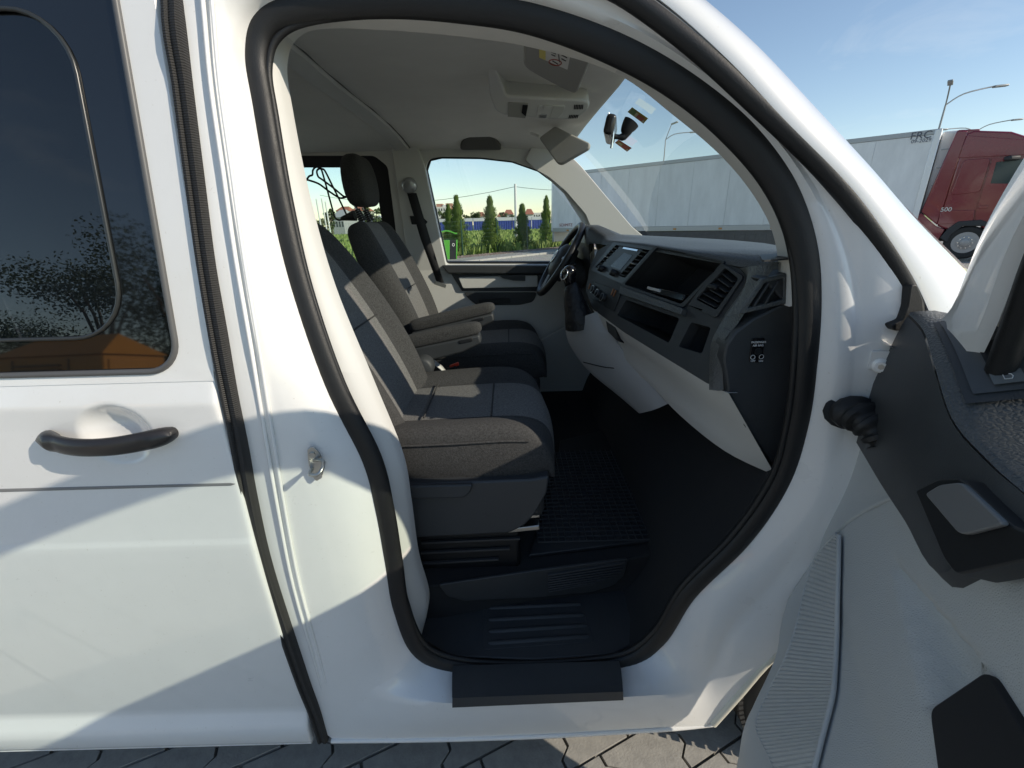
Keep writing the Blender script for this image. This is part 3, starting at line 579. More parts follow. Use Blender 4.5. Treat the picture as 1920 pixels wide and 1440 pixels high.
# rubber mat
mp_ = [aZ(p, FLZ + .004) for p in ((992, 1046), (1238, 1016), (1300, 992), (1325, 955), (1360, 905), (1170, 800), (1050, 830), (1030, 940))]
MATT = tag(obj('floor_mat', [p for p in mp_] + [p + V((0, 0, .012)) for p in mp_], [tuple(range(8)), tuple(range(15, 7, -1))] + [(i, (i + 1) % 8, 8 + (i + 1) % 8, 8 + i) for i in range(8)], mat('mat_rubber', (.025, .027, .03), .5), smooth=30, bevel=.003), 'black rubber floor mat with a raised square grid in the passenger footwell', 'floor mat')
gv = []; gf = []
def gbar(a, b, wd, z0, z1):
    t = (b - a).normalized(); s = V((-t.y, t.x, 0)) * wd / 2; k = len(gv)
    for q in (a - s, a + s, b + s, b - s): gv.append(V((q.x, q.y, z0)))
    for q in (a - s * .5, a + s * .5, b + s * .5, b - s * .5): gv.append(V((q.x, q.y, z1)))
    for f_ in ((4, 5, 6, 7), (0, 1, 5, 4), (1, 2, 6, 5), (2, 3, 7, 6), (3, 0, 4, 7)): gf.append(tuple(k + i for i in f_))
x0, x1, y0, y1 = min(p.x for p in mp_) + .03, .56, min(p.y for p in mp_) + .05, .95
for i in range(int((x1 - x0) / .022)): gbar(V((x0 + i * .022, y0 + max(0, (x0 + i * .022 - .3)) * .0, 0)), V((x0 + i * .022, y1, 0)), .004, FLZ + .0165, FLZ + .021)
for i in range(int((y1 - y0) / .022)): gbar(V((x0, y0 + i * .022, 0)), V((x1, y0 + i * .022, 0)), .004, FLZ + .0165, FLZ + .021)
tag(obj('mat_grid', gv, gf, mat('mat_ribs', (.05, .054, .06), .38), MATT, smooth=0), kind='stuff')

# ------------------------------------------------------------------ seats
def seat(x0, yc, zb, lean, name, lab, hrest=True, w=.25, bx=.10, tk=1.0):
    S = empty(name, (x0, yc, 0), parent=VAN); S['label'] = lab
    WM[S.name] = M.Translation(V((x0, yc, 0)))
    # cushion: sections along its length, wing-shaped across
    prof = [(-1.0, -1, 0), (-1.06, -.45, 0), (-1.05, 0, 0), (-1.0, .35, 0), (-.90, .42, 0), (-.76, .36, 0), (-.64, .14, 0), (-.60, .05, 0), (-.57, .04, 1), (-.3, .06, 1), (0, .08, 1)]
    prof = prof + [(-a, b, c_) for a, b, c_ in reversed(prof[:-1])]
    st = [(0.0, .10, .93, .6), (.05, .115, .95, .9), (.15, .12, .98, 1), (.28, .125, 1.0, 1), (.40, .13, 1.0, .95), (.47, .125, .99, .75), (.515, .10, .97, .35), (.535, .055, .94, -.1), (.54, .0, .92, -.6)]
    rows = []
    for x, h, ws_, bl in st:
        r = []
        for a, b, c_ in prof:
            z = zb + .01 + (h * (b if b < .05 else .05 + (b - .05) * bl * .62) if b >= 0 else 0) + (h if b >= 0 else h * (1 + b) * .95)
            fx = x + (.02 * (1 - abs(a)) if x > .3 else 0)
            if b < 0 and x > .5: fx -= .012
            r.append(V((x0 + fx, yc + a * w * ws_, z)))
        rows.append(r)
    n = len(prof); cols = [0 if not (prof[j][2] and prof[j + 1][2]) else 1 for j in range(n - 1)]
    fm = cols * (len(rows) - 1)
    cu = loft('cushion', rows, FAB, S, sub=2, mats=[FAB, FABC], fm=fm)
    # cushion cross seams
    for xx in (.17, .36):
        k = [V((x0 + xx + .01, yc + a * w * .98, zb + .125 * 1.06 + .0135)) for a in (-.56, -.3, 0, .3, .56)]
        tube('cushion_seam', cr(k, 3), .0025, FAB, S, n=6, ref=V((1, 0, 0)))
    for sg in (-1, 1):
        k = [V((x0 + xx, yc + sg * (w * ws_ * 1.057), zb + h_ * .97 + .012)) for xx, ws_, h_ in ((.03, .94, .105), (.15, .98, .115), (.28, 1.0, .12), (.40, 1.0, .125), (.47, .985, .12))]
        tube('side_seam', cr(k, 3), .0028, FAB, S, n=6, ref=V((0, 1, 0)))
    # backrest
    d = V((-math.sin(lean), 0, math.cos(lean))); nrm = V((math.cos(lean), 0, math.sin(lean)))
    bo = V((x0 + bx, yc, zb + .10))
    bprof = [(-1.0, -1.0), (-1.06, -.4), (-1.05, .2), (-.98, .75), (-.88, 1.0), (-.76, .9), (-.64, .55), (-.60, .45), (-.57, .43), (-.3, .40), (0, .40)]
    bprof = bprof + [(-a, b) for a, b in reversed(bprof[:-1])]
    rows = []
    for h, ws_, th in [(-.02, .80, .04), (0, .86, .055), (.10, .95, .066), (.22, 1.0, .068), (.36, 1.0, .062), (.48, .95, .056), (.56, .88, .05), (.60, .82, .045), (.625, .76, .032), (.632, .70, .01)]:
        rows.append([bo + d * h + nrm * (b * th * (tk if b < 0 else 1) + .02 * math.sin(h * 4) + .0) + V((0, a * w * .97 * ws_, 0)) for a, b in bprof])
    fm = [1 if 8 <= j <= 11 else 0 for j in range(len(bprof) - 1)] * (len(rows) - 1)
    v = [p for r in rows for p in r]; n = len(bprof); f = []
    for i in range(len(rows) - 1):
        for j in range(n - 1): f.append((i * n + j, i * n + j + 1, (i + 1) * n + j + 1, (i + 1) * n + j))
    for i in range(len(rows) - 1): f.append((i * n + n - 1, i * n, (i + 1) * n, (i + 1) * n + n - 1)); fm.append(0)
    f.append(tuple(range(len(rows) * n - n, len(rows) * n))); fm.append(0)
    obj('backrest', v, f, FAB, S, sub=2, mats=[FAB, FABC], fm=fm)
    k = [bo + d * .30 + nrm * (.064 * .42 + .0205 + .0045) + V((0, a * w * .97, 0)) for a in (-.56, -.3, 0, .3, .56)]
    tube('backrest_seam', cr(k, 3), .0022, FAB, S, n=6, ref=V((0, 0, 1)))
    if hrest:
        hb = bo + d * .635
        for s in (-1, 1):
            q = hb + V((0, s * .06, 0)) + nrm * .01
            tube('headrest_post', [q - d * .03, q + d * .10], .0065, CHROME, S, n=10, ref=V((0, 1, 0)))
            for kk in range(6):
                tube('post_collar', [q + d * (.004 + kk * .009), q + d * (.010 + kk * .009)], .019 - .001 * kk, BLACK, S, n=12, ref=V((0, 1, 0)))
        d = V((-.08, 0, 1)).normalized(); nrm = V((1, 0, .08)).normalized(); rows = []
        for h, hw, th in [(.066, .07, .02), (.07, .10, .036), (.09, .122, .05), (.14, .132, .055), (.20, .130, .052), (.245, .118, .044), (.268, .095, .032), (.276, .06, .012)]:
            ring = []
            for k_ in range(16):
                a = 2 * math.pi * k_ / 16; ca, sa = math.cos(a), math.sin(a); ca = math.copysign(abs(ca) ** .45, ca); sa = math.copysign(abs(sa) ** .45, sa)
                ring.append(hb + d * h + nrm * (sa * th + .015) + V((0, ca * hw, 0)))
            rows.append(ring)
        loft('headrest', rows, FAB, S, closed=True, cap=True, sub=1)
    return S, bo, d, nrm
PS, pbo, pd, pn = seat(-.43, .53, .80, R(28), 'passenger_seat', 'charcoal and grey cloth front passenger seat')
DS, dbo, dd, dn = seat(-.38, 1.40, .78, R(22), 'driver_seat', 'charcoal and grey cloth driver seat beside the far door', bx=-.03, tk=1.5, w=.27)
# passenger seat plinth, side panel, lever, rails
sp = Fr((0, .255, .75), (1, 0, 0), (0, 0, 1))
side = plate('seat_side_panel', sp, [(700, 912), (765, 908), (1000, 899), (1030, 893), (1026, 925), (1005, 962), (985, 985), (955, 1000), (780, 1009), (700, 1012)], -.04, 0, mat('seat_plastic', (.045, .05, .055), .45, bump=.2, bscale=400), PS, bevel=.008, r=.01)
plate('seat_front_panel', Fr(aY((1028, 900), .27), (0, 1, 0), (.15, 0, 1)), [], 0, 0, DARK, PS) if 0 else None
box('seat_pan', (-.17, .53, .75), (.50, .52, .12), DARK, PS, bevel=.02)
plate('recline_lever', sp, [(700, 914), (886, 909), (884, 920), (872, 934), (700, 938)], .004, .018, DARK, PS, r=.008, bevel=.004)
pt = box('seat_plinth', (-.20, .53, .58), (.42, .46, .18), BLACK, PS, bevel=.01)
for y in (1013, 1032, 1052):
    t = (y - 1013) / 39; a, b = aY((790, y + 4), .293), aY((975 - 40 * t, y - 4), .293); bar('plinth_rib', a, b, .01, .006, mat('plinth_rib_plastic', (.06, .06, .062), .35), PS, bevel=.001)
for px_ in ((985, 962), (985, 985)):
    a = aY(px_, .30); bar('seat_rail', a + V((-.05, 0, -.006)), a + V((.04, 0, .002)), .03, .016, STEEL, PS, bevel=.003)
box('seat_pan', (-.12, 1.40, .73), (.50, .52, .12), DARK, DS, bevel=.02); box('seat_plinth', (-.15, 1.40, .58), (.42, .46, .2), BLACK, DS, bevel=.01)
# recline wheel, buckles, armrests between the seats
kc = aY((793, 688), .80); rw_ = tube('recline_wheel', [kc + V((0, .03, 0)), kc + V((0, -.01, 0)), kc + V((0, -.022, 0)), kc + V((0, -.026, 0))], [.04, .042, .036, .03], DARK, PS, n=24, ref=V((0, 0, 1)), smooth=35)
for p_, yy, par in (((813, 733), .82, PS), ((852, 686), 1.02, DS)):
    c = aY(p_, yy); rt = M.Rotation(-.35, 3, 'Y'); box('belt_buckle', c - V((.004, 0, .03)), (.045, .025, .06), BLACK, par, rot=rt, bevel=.006); box('buckle_button', c + V((.0, 0, .003)), (.04, .019, .012), RED, par, rot=rt, bevel=.003)
bs = [aY(p, .92) for p in ((790, 665), (805, 672), (828, 690), (838, 703))]; loft('belt_stalk', [[p + V((0, -.02, 0)) for p in bs], [p + V((0, .02, 0)) for p in bs]], LIGHT, DS, solid=.004)
def armrest(pa, pb, y, par, wd=.065):
    a, b = aY(pa, y), aY(pb, y); t = (b - a).normalized(); u = V((-t.z, 0, t.x)); l = (b - a).length
    rows = []
    for s, k in ((0, .55), (.02, .85), (.06, 1), (.5, 1), (.85, .95), (.94, .85), (.985, .6), (1, .25)):
        c = a + t * (s * l); ring = []
        for i in range(16):
            an = 2 * math.pi * i / 16; ca, sa = math.cos(an), math.sin(an); ca = math.copysign(abs(ca) ** .5, ca); sa = math.copysign(abs(sa) ** .5, sa)
            ring.append(c + V((0, ca * wd / 2 * (k * .3 + .7 * k), 0)) + u * (sa * .026 * k))
        rows.append(ring)
    loft('armrest', rows, FAB, par, closed=True, cap=True, sub=1)
    lo = []
    for s, k in ((.0, .9), (.3, 1), (.7, .9), (.96, .55)):
        c = a + t * (s * l) - u * (.022 + .03 * k); lo.append([c + V((0, sy * wd * .46, 0)) + u * (sz * .03 * k) for sy, sz in ((-1, -1), (1, -1), (1, 1), (-1, 1))])
    loft('armrest_shell', lo, DARK, par, closed=True, cap=True, bevel=.008, seg=3)
    c = a + t * (.78 * l) - u * .034 + V((0, -wd * .47, 0)); bar('armrest_wheel', c - t * .025, c + t * .025, .006, .012, BLACK, par, bevel=.002)
armrest((757, 643), (903, 612), .86, PS); armrest((770, 612), (928, 574), 1.10, DS)

# ------------------------------------------------------------------ dashboard
DX = lambda y, z: .52 - .2 * (y - .3) + .4 * (z - 1.3)
DF = Fr((.52, .3, 1.3), (.2, -1, 0), (.4, 0, 1))
fasc = [(1106, 500), (1120, 470), (1150, 452), (1228, 462), (1330, 488), (1388, 504), (1400, 520), (1392, 545), (1358, 592), (1338, 640), (1331, 722), (1254, 675), (1170, 623), (1112, 580), (1098, 545)]
h_top = [(1231, 464), (1356, 492), (1277, 570), (1170, 533)]; h_low = [(1174, 562), (1274, 597), (1254, 643), (1157, 591)]; h_sm = [(1296, 604), (1333, 614), (1316, 663), (1272, 650)]
h_vent = [(1359, 502), (1385, 523), (1343, 581), (1304, 561)]; h_rad = [(1155, 459), (1219, 469), (1172, 521), (1116, 501)]
DASH = plate('dashboard', DF, fasc, -.03, 0, DARK, VAN, holes=[h_top, h_low, h_sm, h_vent, h_rad], hr=.008, r=.012, bevel=.004)
for h, dp in ((h_top, .16), (h_low, .17), (h_sm, .15), (h_vent, .05)):
    tray('dash_recess', DF, h, dp, BLACK if h is h_vent else DARK, DASH, r=.008, shrink=.86, w1=-.004)
# raised frames
for nm, poly, hole in (('vent_frame', [(1352, 492), (1394, 518), (1342, 596), (1289, 572)], h_vent), ('shelf_frame', [(1228, 460), (1360, 489), (1280, 577), (1163, 536)], h_top)):
    plate(nm, DF, poly, 0, .006, DARK, DASH, holes=[hole], r=.01, hr=.008, bevel=.002)
plate('shelf_lip', DF, [(1163, 536), (1280, 578), (1276, 590), (1160, 550)], 0, .016, DARKG, DASH, r=.004, bevel=.004)
for i in range(6):
    t = (i + .6) / 6.2; a = (1359 + (1304 - 1359) * t, 502 + 59 * t); b = (1385 + (1343 - 1385) * t, 523 + 58 * t)
    bar('vent_slat', DF.p(DF.px(a, -.008), -.008), DF.p(DF.px(b, -.008), -.008), .020, .003, DARK, DASH, up=DF.v + DF.w * .4, bevel=.001)
c = DF.p(DF.px((1340, 540)), .002); bar('vent_tab', c - DF.u * .02, c + DF.u * .018, .02, .012, BLACK, DASH, up=DF.v, bevel=.004)
# radio and its vents
rd = plate('radio', DF, [(1162, 461), (1206, 468), (1160, 518), (1121, 503)], -.02, .002, mat('radio_black', (.02, .021, .022), .4), DASH, r=.006, bevel=.002)
plate('radio_screen', DF, [(1170, 474), (1186, 479), (1163, 506), (1144, 499)], .002, .003, mat('lcd', (.03, .034, .036), .25), rd, r=.003)
plate('disc_slot', DF, [(1169, 463), (1196, 468), (1194, 471), (1167, 466)], .002, .004, CHROME, rd, r=.001)
for p_ in ((1131, 505), (1154, 513)):
    c = DF.p(DF.px(p_), .002); tube('radio_knob', [c, c + DF.w * .018, c + DF.w * .02], [.013, .012, .009], BLACK, rd, n=16, ref=V((0, 0, 1)))
tray('radio_recess', DF, h_rad, .05, BLACK, DASH, r=.006, w1=-.003)
for a0, a1, b0_, b1_ in (((1155, 460), (1163, 463), (1117, 500), (1124, 503)), ((1208, 467), (1219, 470), (1163, 518), (1172, 521))):
    for i in range(7):
        t = (i + .5) / 7; a = (a0[0] + (b0_[0] - a0[0]) * t, a0[1] + (b0_[1] - a0[1]) * t); b = (a1[0] + (b1_[0] - a1[0]) * t, a1[1] + (b1_[1] - a1[1]) * t)
        bar('vent_slat', DF.p(DF.px(a, -.003), -.003), DF.p(DF.px(b, -.003), -.003), .018, .003, SILV if i == 3 else DARK, DASH, up=DF.v + DF.w * .4, bevel=.0006)
plate('radio_frame', DF, [(1150, 454), (1227, 464), (1170, 534), (1107, 506)], 0, .005, mat('fascia_grey', (.05, .053, .058), .38), DASH, holes=[h_rad], r=.006, hr=.004, bevel=.0015)
cl = plate('climate_panel', DF, [(1109, 526), (1165, 547), (1151, 584), (1103, 556)], 0, .003, BLACK, DASH, r=.006, bevel=.001)
for p_ in ((1116, 544), (1124, 551), (1134, 559)):
    c = DF.p(DF.px(p_), .003); tube('climate_knob', [c, c + DF.w * .012, c + DF.w * .014], [.016, .014, .012], BLACK, cl, n=18, ref=V((0, 0, 1))); tube('knob_ring', [c + DF.w * .0115, c + DF.w * .0125], .0152, SILV, cl, n=18, ref=V((0, 0, 1)))
for p_ in ((1150, 548), (1154, 551), (1107, 537)):
    c = DF.p(DF.px(p_), .004); bar('switch', c - DF.v * .012, c + DF.v * .012, .007, .005, mat('amber_switch', (.30, .12, .05), .4), cl, up=DF.w, bevel=.001)
# dash top, corner, end cap
rows = []
for y in [.125, .17, .22, .3, .45, .6, .8, 1.0, 1.12, 1.18, 1.24, 1.32, 1.45, 1.58, 1.66, 1.72, 1.80]:
    zt = 1.352 + .02 * min(1, max(0, (y - .25) / .6)); hood = 0
    if y > 1.15: hood = .055 * min(1, (y - 1.15) / .10) * min(1, max(0, (1.76 - y)) / .10)
    yy = min(y, 1.15); x = DX(yy, zt) + (.0 if y < 1.15 else .01) - (.05 if 1.2 < y < 1.72 else 0)
    cr_ = .02 * (1 - min(1, max(0, (y - .2) / .4)))
    s = (y - .1) / 1.7; bow = 4 * s * (1 - s); back_ = .80 + .12 * bow
    rows.append([V((x - .004, y, zt - .012)), V((x + .004, y, zt + .004 + hood * .8)), V((x + .02, y, zt + .006 + cr_ * .6 + hood)), V((x + .06, y, zt + .007 + cr_ + hood)), V((x + .16, y, zt + .003 + cr_ + hood * .25)), V((back_ - .06, y, zt - .004 + cr_)), V((back_, y, 1.32))])
loft('dash_top', rows, DARKG, DASH, smooth=60)
plate('speaker_vent', Fr((.6, .3, 1.374), (1, 0, 0), (0, 1, 0)), [(1424, 478), (1470, 474), (1480, 484), (1430, 488)], 0, .003, BLACK, DASH, r=.01)
fe = [DF.p(DF.px(p)) for p in ((1386, 503), (1399, 518), (1391, 545), (1358, 592), (1338, 640), (1331, 722))]
ee = [aY(p, .155) for p in ((1462, 492), (1432, 528), (1412, 562), (1384, 606), (1356, 648), (1357, 732))]
fe, ee = cr(fe, 5), cr(ee, 5); mm_ = [a * .5 + b * .5 + V((-.022, -.012, .0)) for a, b in zip(fe, ee)]
loft('dash_corner', [fe, mix(fe, mm_, .5, -.002), mm_, mix(mm_, ee, .6, -.004), ee, [p + V((0, .03, 0)) for p in ee]], DARKG, DASH, smooth=60)
EF = Fr((.5, .14, 1.1), (1, 0, 0), (0, 0, 1))
ec = plate('dash_end_cap', EF, [(1520, 505), (1474, 512), (1430, 524), (1474, 568), (1412, 598), (1378, 624), (1362, 648), (1357, 674), (1366, 735), (1398, 800), (1452, 876), (1500, 876), (1520, 700)], -.05, 0, DARK, DASH, bevel=.004)
plate('demist_vent', EF, [(1474, 513), (1430, 524), (1382, 591), (1474, 570)], -.01, .004, DARKG, DASH, holes=[[(1470, 521), (1434, 531), (1402, 578), (1470, 562)]], bevel=.002)
for a, b in (((1440, 530), (1412, 574)), ((1458, 527), (1432, 570))): bar('vent_slat', EF.p(EF.px(a), -.002), EF.p(EF.px(b), -.002), .004, .014, DARK, DASH, up=V((0, 1, 0)), bevel=.001)
plate('demist_back', EF, [(1474, 515), (1430, 526), (1385, 589), (1474, 568)], -.02, -.008, BLACK, DASH)
ap = plate('airbag_switch', EF, [(1410, 635), (1434, 634), (1430, 680), (1405, 679)], 0, .003, GLOSS, DASH, r=.002, bevel=.0006)
PRINT = mat('white_print', (.75, .75, .75), .6)
for s, p_, sz in (('PASSENGER', (1421, 641), .0058), ('AIR BAG', (1420, 647), .0058), ('OFF', (1410, 676), .0055), ('ON', (1425, 676), .0055)):
    text('print', s, EF, EF.px(p_), sz, PRINT, ap, w=.0035)
c = EF.p(EF.px((1420, 658)), .003); tube('key_slot', [c, c + EF.w * .003], .0075, BLACK, ap, n=18)
for p_ in ((1410, 669), (1426, 668)):
    c = EF.p(EF.px(p_), .0034); tube('airbag_symbol', [c + V((.0045 * math.cos(a), 0, .0045 * math.sin(a))) for a in [2 * math.pi * k / 16 for k in range(16)]], .0006, PRINT, ap, n=5, closed=True)
# light lower panel
tpl = [DF.p(DF.px(p)) for p in ((1112, 580), (1170, 622), (1254, 674), (1330, 721))] + [aY((1366, 737), .132)]
md = [aY((1150, 635), .80), aY((1205, 672), .62), aY((1275, 722), .43), aY((1350, 780), .26), aY((1402, 800), .132)]
bt = [aY((1172, 690), .74), aY((1212, 715), .60), aY((1275, 779), .44), aY((1358, 845), .26), aY((1454, 892), .132)]
lpn = loft('lower_dash_panel', [cr([p + V((.02, 0, .0)) for p in tpl], 5), cr(tpl, 5), cr([a * .5 + b * .5 + V((-.012 * (i < 4), 0, 0)) for i, (a, b) in enumerate(zip(tpl, md))], 5), cr(md, 5), cr([a * .5 + b * .5 + V((-.008 * (i < 4), 0, 0)) for i, (a, b) in enumerate(zip(md, bt))], 5), cr(bt, 5), cr([p + V((.05, .0, .01)) for p in bt], 5)], LIGHT, DASH, smooth=60)
gb = cr([md[2], (md[2] + bt[2]) / 2, bt[2]], 3)
plate('power_socket', DF, [(1135, 597), (1153, 606), (1158, 640), (1140, 622)], -.03, -.004, BLACK, DASH, r=.004)
kr = [DF.p(DF.px((1120, 584))), aY((1150, 632), .78), aY((1180, 675), .70), aY((1216, 717), .60), aY((1252, 757), .53)]
kl = [aY((1060, 606), 1.10), aY((1066, 642), 1.06), aY((1100, 692), .95), aY((1162, 744), .78), aY((1198, 775), .68)]
km = [a * .5 + b * .5 + V((-.008, -.014, .0)) for a, b in zip(kl, kr)]
tube('console_seam', cr([aY((1098, 676), .93) + V((-.012, -.02, 0)), aY((1140, 684), .82) + V((-.014, -.03, 0)), aY((1184, 690), .70) + V((-.004, -.006, 0))], 4), .0022, BLACK, DASH, n=6)
KN = mat('console_grey', (.50, .51, .52), .55, bump=.2, bscale=450, bdist=.0006)
loft('knee_console', [cr(l, 4) for l in ([p + V((.08, .03, .02)) for p in kl], kl, [a * .6 + b * .4 + V((-.010, -.006, .0)) for a, b in zip(kl, km)], km, [a * .4 + b * .6 + V((-.01, -.01, 0)) for a, b in zip(km, kr)], kr, [p + V((.05, .02, 0)) for p in kr])], KN, DASH, smooth=60)
# cluster hood inner, column, wheel
loft('instrument_binnacle', [[V((x, y, z)) for y in (1.18, 1.24, 1.45, 1.66, 1.74)] for x, z in ((.335, 1.36), (.36, 1.20), (.34, 1.12), (.42, 1.0), (.6, .9))], BLACK, DASH, smooth=40)
plate('side_vent', Fr((.36, 1.7, 1.28), (0, 1, 0), (.3, 0, 1)), [(1082, 475), (1112, 452), (1108, 470), (1088, 492)], 0, .006, DARK, DASH, r=.006)
SWC = V((.245, 1.42, 1.281)); e2 = V((.54, 0, .84)).normalized(); e1 = V((0, -1, 0)); sn = V((-.84, 0, .54)).normalized()
def swp(a, r, h=0): return SWC + e1 * (r * math.cos(a)) + e2 * (r * math.sin(a)) + sn * h
SWH = tube('steering_wheel', [swp(2 * math.pi * k / 64, .178) for k in range(64)], .0165, mat('wheel_leather', (.018, .018, .019), .38, bump=.2, bscale=500), DASH, n=12, closed=True, ref=sn)
rows = [[swp(2 * math.pi * k / 28, r * (1.0 if math.sin(2 * math.pi * k / 28) < .3 else .92), h) for k in range(28)] for r, h in ((.088, -.05), (.092, -.01), (.085, .012), (.06, .026), (.02, .03))]
loft('hub', rows, DARK, SWH, closed=True, cap=True, smooth=50)
for a in (R(8), R(172), R(262), R(278)):
    p0, p1 = swp(a, .07, .0), swp(a, .17, -.004); bar('spoke', p0, p1, .034, .014, DARK, SWH, up=sn, bevel=.005)
    bar('spoke_trim', p0 + sn * .008, p1 + sn * .006, .012, .006, SILV, SWH, up=sn, bevel=.002)
tube('emblem_ring', [swp(2 * math.pi * k / 32, .03, .033) for k in range(32)], .0028, CHROME, SWH, n=8, closed=True, ref=sn)
def emb(pts): tube('emblem_stroke', [SWC + e1 * a + e2 * b + sn * .033 for a, b in pts], .0024, CHROME, SWH, n=6, ref=sn)
emb([(-.013, .026), (0, .003), (.013, .026)]); emb([(-.026, .014), (-.013, -.024), (0, .0), (.013, -.024), (.026, .014)])
tube('steering_column', [SWC - sn * .03, SWC - sn * .18], [.05, .065], DARK, DASH, n=16)
for s in (-1, 1): bar('column_stalk', SWC - sn * .06, SWC - sn * .05 + V((0, s * .19, .02)), .016, .012, BLACK, DASH, bevel=.004)
# gear lever
gk = aY((1068, 520), 1.03); gb_ = aY((1084, 602), 1.0)
tube('gear_boot', cr([gb_ + V((.01, 0, -.02)), gb_ + V((0, 0, .02)), gk * .45 + gb_ * .55, gk * .8 + gb_ * .2, gk + V((.004, 0, -.03))], 3), [.062, .06, .058, .055, .05, .046, .042, .038, .032, .026, .02, .018, .016], mat('boot_leather', (.014, .014, .016), .5, bump=.8, bscale=40, bdist=.01), DASH, n=14, ref=V((0, 1, 0)), smooth=70)
rows = [[gk + V((math.cos(a) * r * .8, math.sin(a) * r, h)) for a in [2 * math.pi * k / 18 for k in range(18)]] for h, r in ((-.045, .014), (-.035, .022), (-.01, .03), (.02, .032), (.038, .027), (.045, .014))]
kn = loft('gear_knob', rows, GLOSS, DASH, closed=True, cap=True, smooth=70)
kf = Fr(gk + V((-.02, -.016, .012)), (.6, -.8, 0), (.3, .2, 1))
tube('knob_bezel', [kf.p((.017 * math.cos(a), .022 * math.sin(a)), .006) for a in [2 * math.pi * k / 24 for k in range(24)]], .003, CHROME, kn, n=8, closed=True, ref=kf.w)
# folder and card on the dash shelf
bk0 = tag(empty('document_folder', DF.p(DF.px((1240, 550)), -.03), 'black document folder with a white card lying on the open dashboard shelf', 'folder'))
dq = M((DF.u, (DF.w * -1), DF.v)).transposed()
box('folder_cover', DF.p(DF.px((1245, 548)), -.045), (.17, .07, .022), GLOSS, bk0, rot=M.Rotation(.0, 3, 'X') @ dq, bevel=.004)
box('card', DF.p(DF.px((1222, 541)), -.03), (.075, .05, .008), WHITEP, bk0, rot=dq, bevel=.001)

# ------------------------------------------------------------------ roof console, visors, mirror, stickers
CF = Fr(aY((1010, 200), .93), (1, 0, 0), (0, -.75, .66))
oc = plate('roof_console', CF, [(912, 122), (920, 119), (930, 128), (950, 180), (1096, 188), (1106, 193), (1104, 206), (1080, 224), (1050, 226), (945, 217), (928, 208), (918, 180)], -.09, 0, LIGHT, VAN, r=.012, bevel=.008, seg=3)
plate('glasses_bay', CF, [(953, 192), (990, 194), (985, 222), (952, 219)], 0, .003, mat('bay_grey', (.38, .38, .35), .5), oc, bevel=.001)
plate('bay_catch', CF, [(980, 197), (990, 198), (986, 219), (978, 212)], .003, .006, BLACK, oc, bevel=.001)
plate('lamp_panel', CF, [(1010, 198), (1060, 199), (1058, 208), (1048, 222), (1004, 222)], 0, .003, LIGHT, oc, bevel=.001, r=.004)
plate('reading_lamp', CF, [(1038, 199), (1059, 200), (1056, 212), (1046, 221), (1030, 221)], .003, .005, mat('lamp_lens', (.6, .6, .57), .1), oc, r=.004, bevel=.001)
plate('lamp_switch', CF, [(1020, 198), (1034, 200), (1026, 208), (1019, 205)], .003, .008, LIGHT, oc, r=.003, bevel=.001)
plate('lamp_switch', CF, [(1013, 215), (1026, 215), (1024, 222), (1011, 221)], .003, .006, SILV, oc, bevel=.001)
for k in range(6): plate('microphone_slot', CF, [(1077 + 3 * k, 197), (1078.6 + 3 * k, 197), (1077.6 + 3 * k, 205), (1076 + 3 * k, 205)], 0, .002, BLACK, oc)
for k in range(6): plate('microphone_slot', CF, [(1068 + 3 * k, 216), (1069.6 + 3 * k, 216), (1067.6 + 3 * k, 222), (1066 + 3 * k, 222)], 0, .002, BLACK, oc)
VF = Fr(aY((1045, 115), .44), (1, 0, -.16), (0, -1, .08))
vz = plate('sun_visor', VF, [(981, 50), (1040, 64), (1110, 108), (1084, 172), (1076, 176), (1050, 165), (1000, 138), (981, 125)], -.02, 0, mat('visor_vinyl', (.34, .335, .31), .75, bump=.3, bscale=500), VAN, r=.02, bevel=.006, seg=3)
YEL = mat('label_yellow', (.72, .62, .18), .6); INK = mat('ink', (.06, .06, .06), .7)
lb = [(1011, 69), (1071, 96), (1064, 131), (1011, 108)]
plate('warning_label', VF, lb, 0, .0006, WHITEP, vz); plate('label_stripe', VF, [(1011, 69), (1023, 74), (1023, 113), (1011, 108)], .0006, .0011, YEL, vz)
INKR = mat('label_red', (.35, .08, .06), .7)
cc = VF.px((1041, 117), .001); tube('label_ring', [VF.p((cc[0] + .014 * math.cos(a), cc[1] + .014 * math.sin(a)), .0012) for a in [2 * math.pi * k / 20 for k in range(20)]], .0012, INKR, vz, n=5, closed=True, ref=VF.w)
for (a, b) in (((1033, 82), (1040, 85)), ((1033, 89), (1040, 92)), ((1046, 90), (1049, 116)), ((1054, 96), (1064, 101)), ((1053, 103), (1063, 108)), ((1053, 110), (1061, 114)), ((1031, 96), (1042, 101)), ((1034, 102), (1041, 105)), ((1036, 114), (1046, 120))):
    tube('label_print', [VF.p(VF.px(a, .001), .0012), VF.p(VF.px(b, .001), .0012)], .0011, INK, vz, n=5, ref=VF.w)
V2 = Fr(aY((1060, 270), 1.40), (.75, -.35, .1), (.25, .1, 1))
v2 = plate('sun_visor', V2, [(1010, 258), (1040, 236), (1106, 268), (1104, 278), (1052, 308), (1044, 306)], -.022, 0, MATS['visor_vinyl'], VAN, r=.012, bevel=.006, seg=3)
tube('visor_arm', [aY((996, 250), 1.5), aY((1012, 256), 1.45)], .006, LIGHT, VAN, n=8)
mo = aY((1145, 244), .95); mirf = M.Rotation(R(-8), 3, 'Z')
mr = box('rear_view_mirror', mo, (.032, .22, .058), mat('mirror_shell', (.03, .03, .032), .25), VAN, rot=M.Rotation(R(-14), 3, 'Z') @ M.Rotation(R(12), 3, 'Y'), bevel=.012, seg=4)
tube('mirror_trim', cr([aY((1141, 213), .88), aY((1150, 240), .88), aY((1146, 278), .88)], 3), .004, CHROME, mr, n=8)
